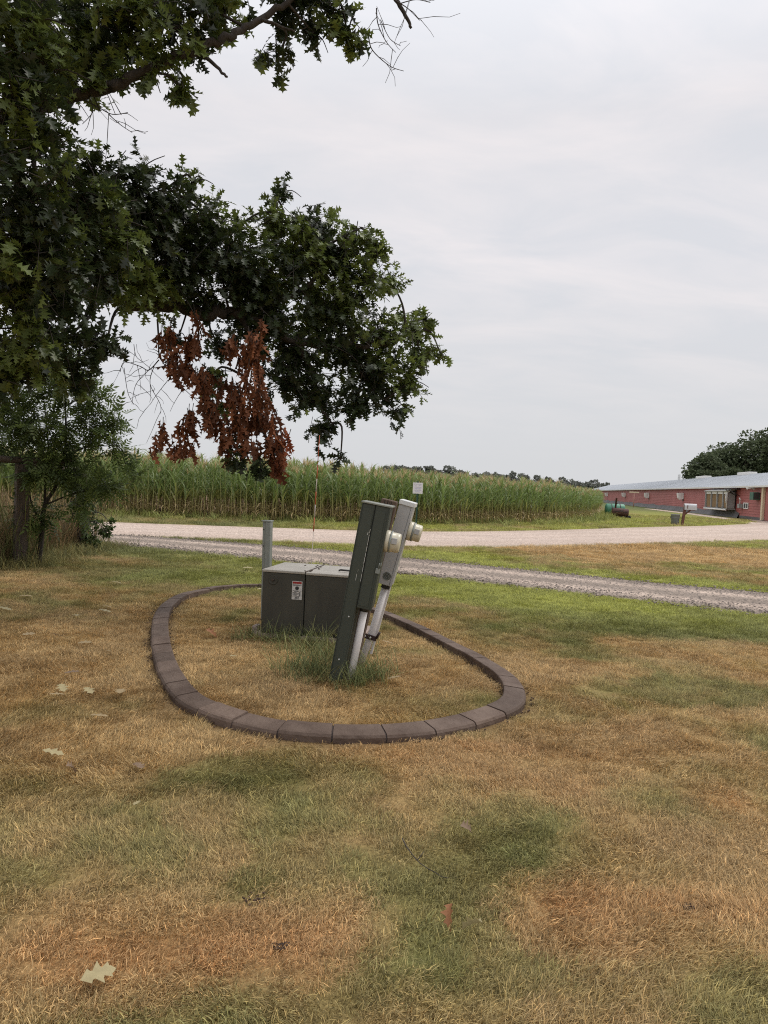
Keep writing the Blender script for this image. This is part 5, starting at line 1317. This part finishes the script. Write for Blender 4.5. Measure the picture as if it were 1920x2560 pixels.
fallen(-2.091, 4.679, .046, 0.101, 0.6, TAN, 'lower tan leaf of the touching pair on the left lawn', tilt=(-0.03, 0.00))
fallen(-2.232, 5.219, .046, 0.123, 3.0, DRAB, 'grey-brown broad leaf alone above the touching pair', tilt=(-0.06, 0.03))
fallen(-2.237, 5.890, .046, 0.112, 2.4, TAN, 'tan leaf lying level with the middle of the left kerb', tilt=(0.06, 0.10))
fallen(-2.527, 6.156, .046, 0.123, 3.2, TAN, 'wide tan leaf left of the kerb beside a thin twig', tilt=(-0.06, -0.05))
fallen(-2.931, 7.646, .046, 0.134, 0.2, PALE, 'lower of two long cream leaves side by side left of the kerb', tilt=(0.09, 0.10))
fallen(-3.029, 7.920, .046, 0.134, 6.1, TAN, 'upper of two long leaves side by side left of the kerb', tilt=(-0.15, -0.10))
fallen(-3.098, 7.327, .046, 0.123, 2.0, PALE, 'small cream leaf left of the two long leaves', tilt=(0.03, -0.03))
fallen(-3.115, 6.374, .046, 0.123, 1.0, TAN, 'tan leaf near the left picture edge on brown turf', tilt=(0.12, -0.08))
fallen(-4.121, 8.341, .046, 0.146, 0.3, TAN, 'tan leaf on the brown turf in front of the fence post', tilt=(-0.03, -0.10))
fallen(-3.930, 7.511, .046, 0.146, 0.1, PALE, 'cream leaf cut by the left picture edge', tilt=(0.06, 0.12))
fallen(-3.578, 9.709, .046, 0.146, 0.2, PALE, 'cream leaf on the shaded grass beyond the left kerb end', tilt=(-0.09, 0.08))
fallen(-1.188, 5.907, .046, 0.101, 1.1, PALE, 'cream star-shaped leaf on the grass inside the kerb', tilt=(0.06, 0.10))
fallen(-1.582, 6.789, .046, 0.123, 0.1, RUST, 'rust leaf lying inside the kerb left of the transformer', .5, .7, (.5, .3))
fallen(0.094, 6.702, .046, 0.123, 0.2, TAN, 'tan leaf inside the kerb right of the pedestals', tilt=(-0.06, 0.15))
fallen(0.129, 5.458, .046, 0.112, 3.3, TAN, 'thin tan leaf inside the kerb on the orange turf', tilt=(0.03, 0.15))
fallen(-1.599, 9.688, .046, 0.134, 0.2, PALE, 'cream leaf beside the far kerb left of the transformer', tilt=(0.12, -0.08))
fallen(-2.231, 12.008, .046, 0.179, 0.4, PALE, 'cream leaf on green grass left of the marker post', tilt=(0.03, -0.12))

for pts_, lb_ in [([(0.139, 2.980, .022), (0.164, 2.884, .022), (0.220, 2.767, .022), (0.307, 2.683, .022)], 'thin dark twig lying on the green patch in the foreground'), ([(-2.964, 6.527, .022), (-2.867, 6.443, .022), (-2.748, 6.401, .022)], 'thin twig on the brown turf left of the kerb')]:
    MBt = MB(); c3 = catmull(pts_, 5); c3 = c3 + np.array([[0, 0, rnd.uniform(-.003, .006)] for _ in c3]); c3 = c3 - np.array(pts_[0])
    MBt.tube([tuple(p) for p in c3], list(np.linspace(.0028, .0012, len(c3))), 5); q = len(c3)//2
    MBt.tube([tuple(c3[q]), tuple(c3[q]+np.array((.03, .05, .012)))], [.0022, .0012], 4)
    o = MBt.build('fallen_twig', M_twig, None, pts_[0]); tag(o, lb_, 'twig')
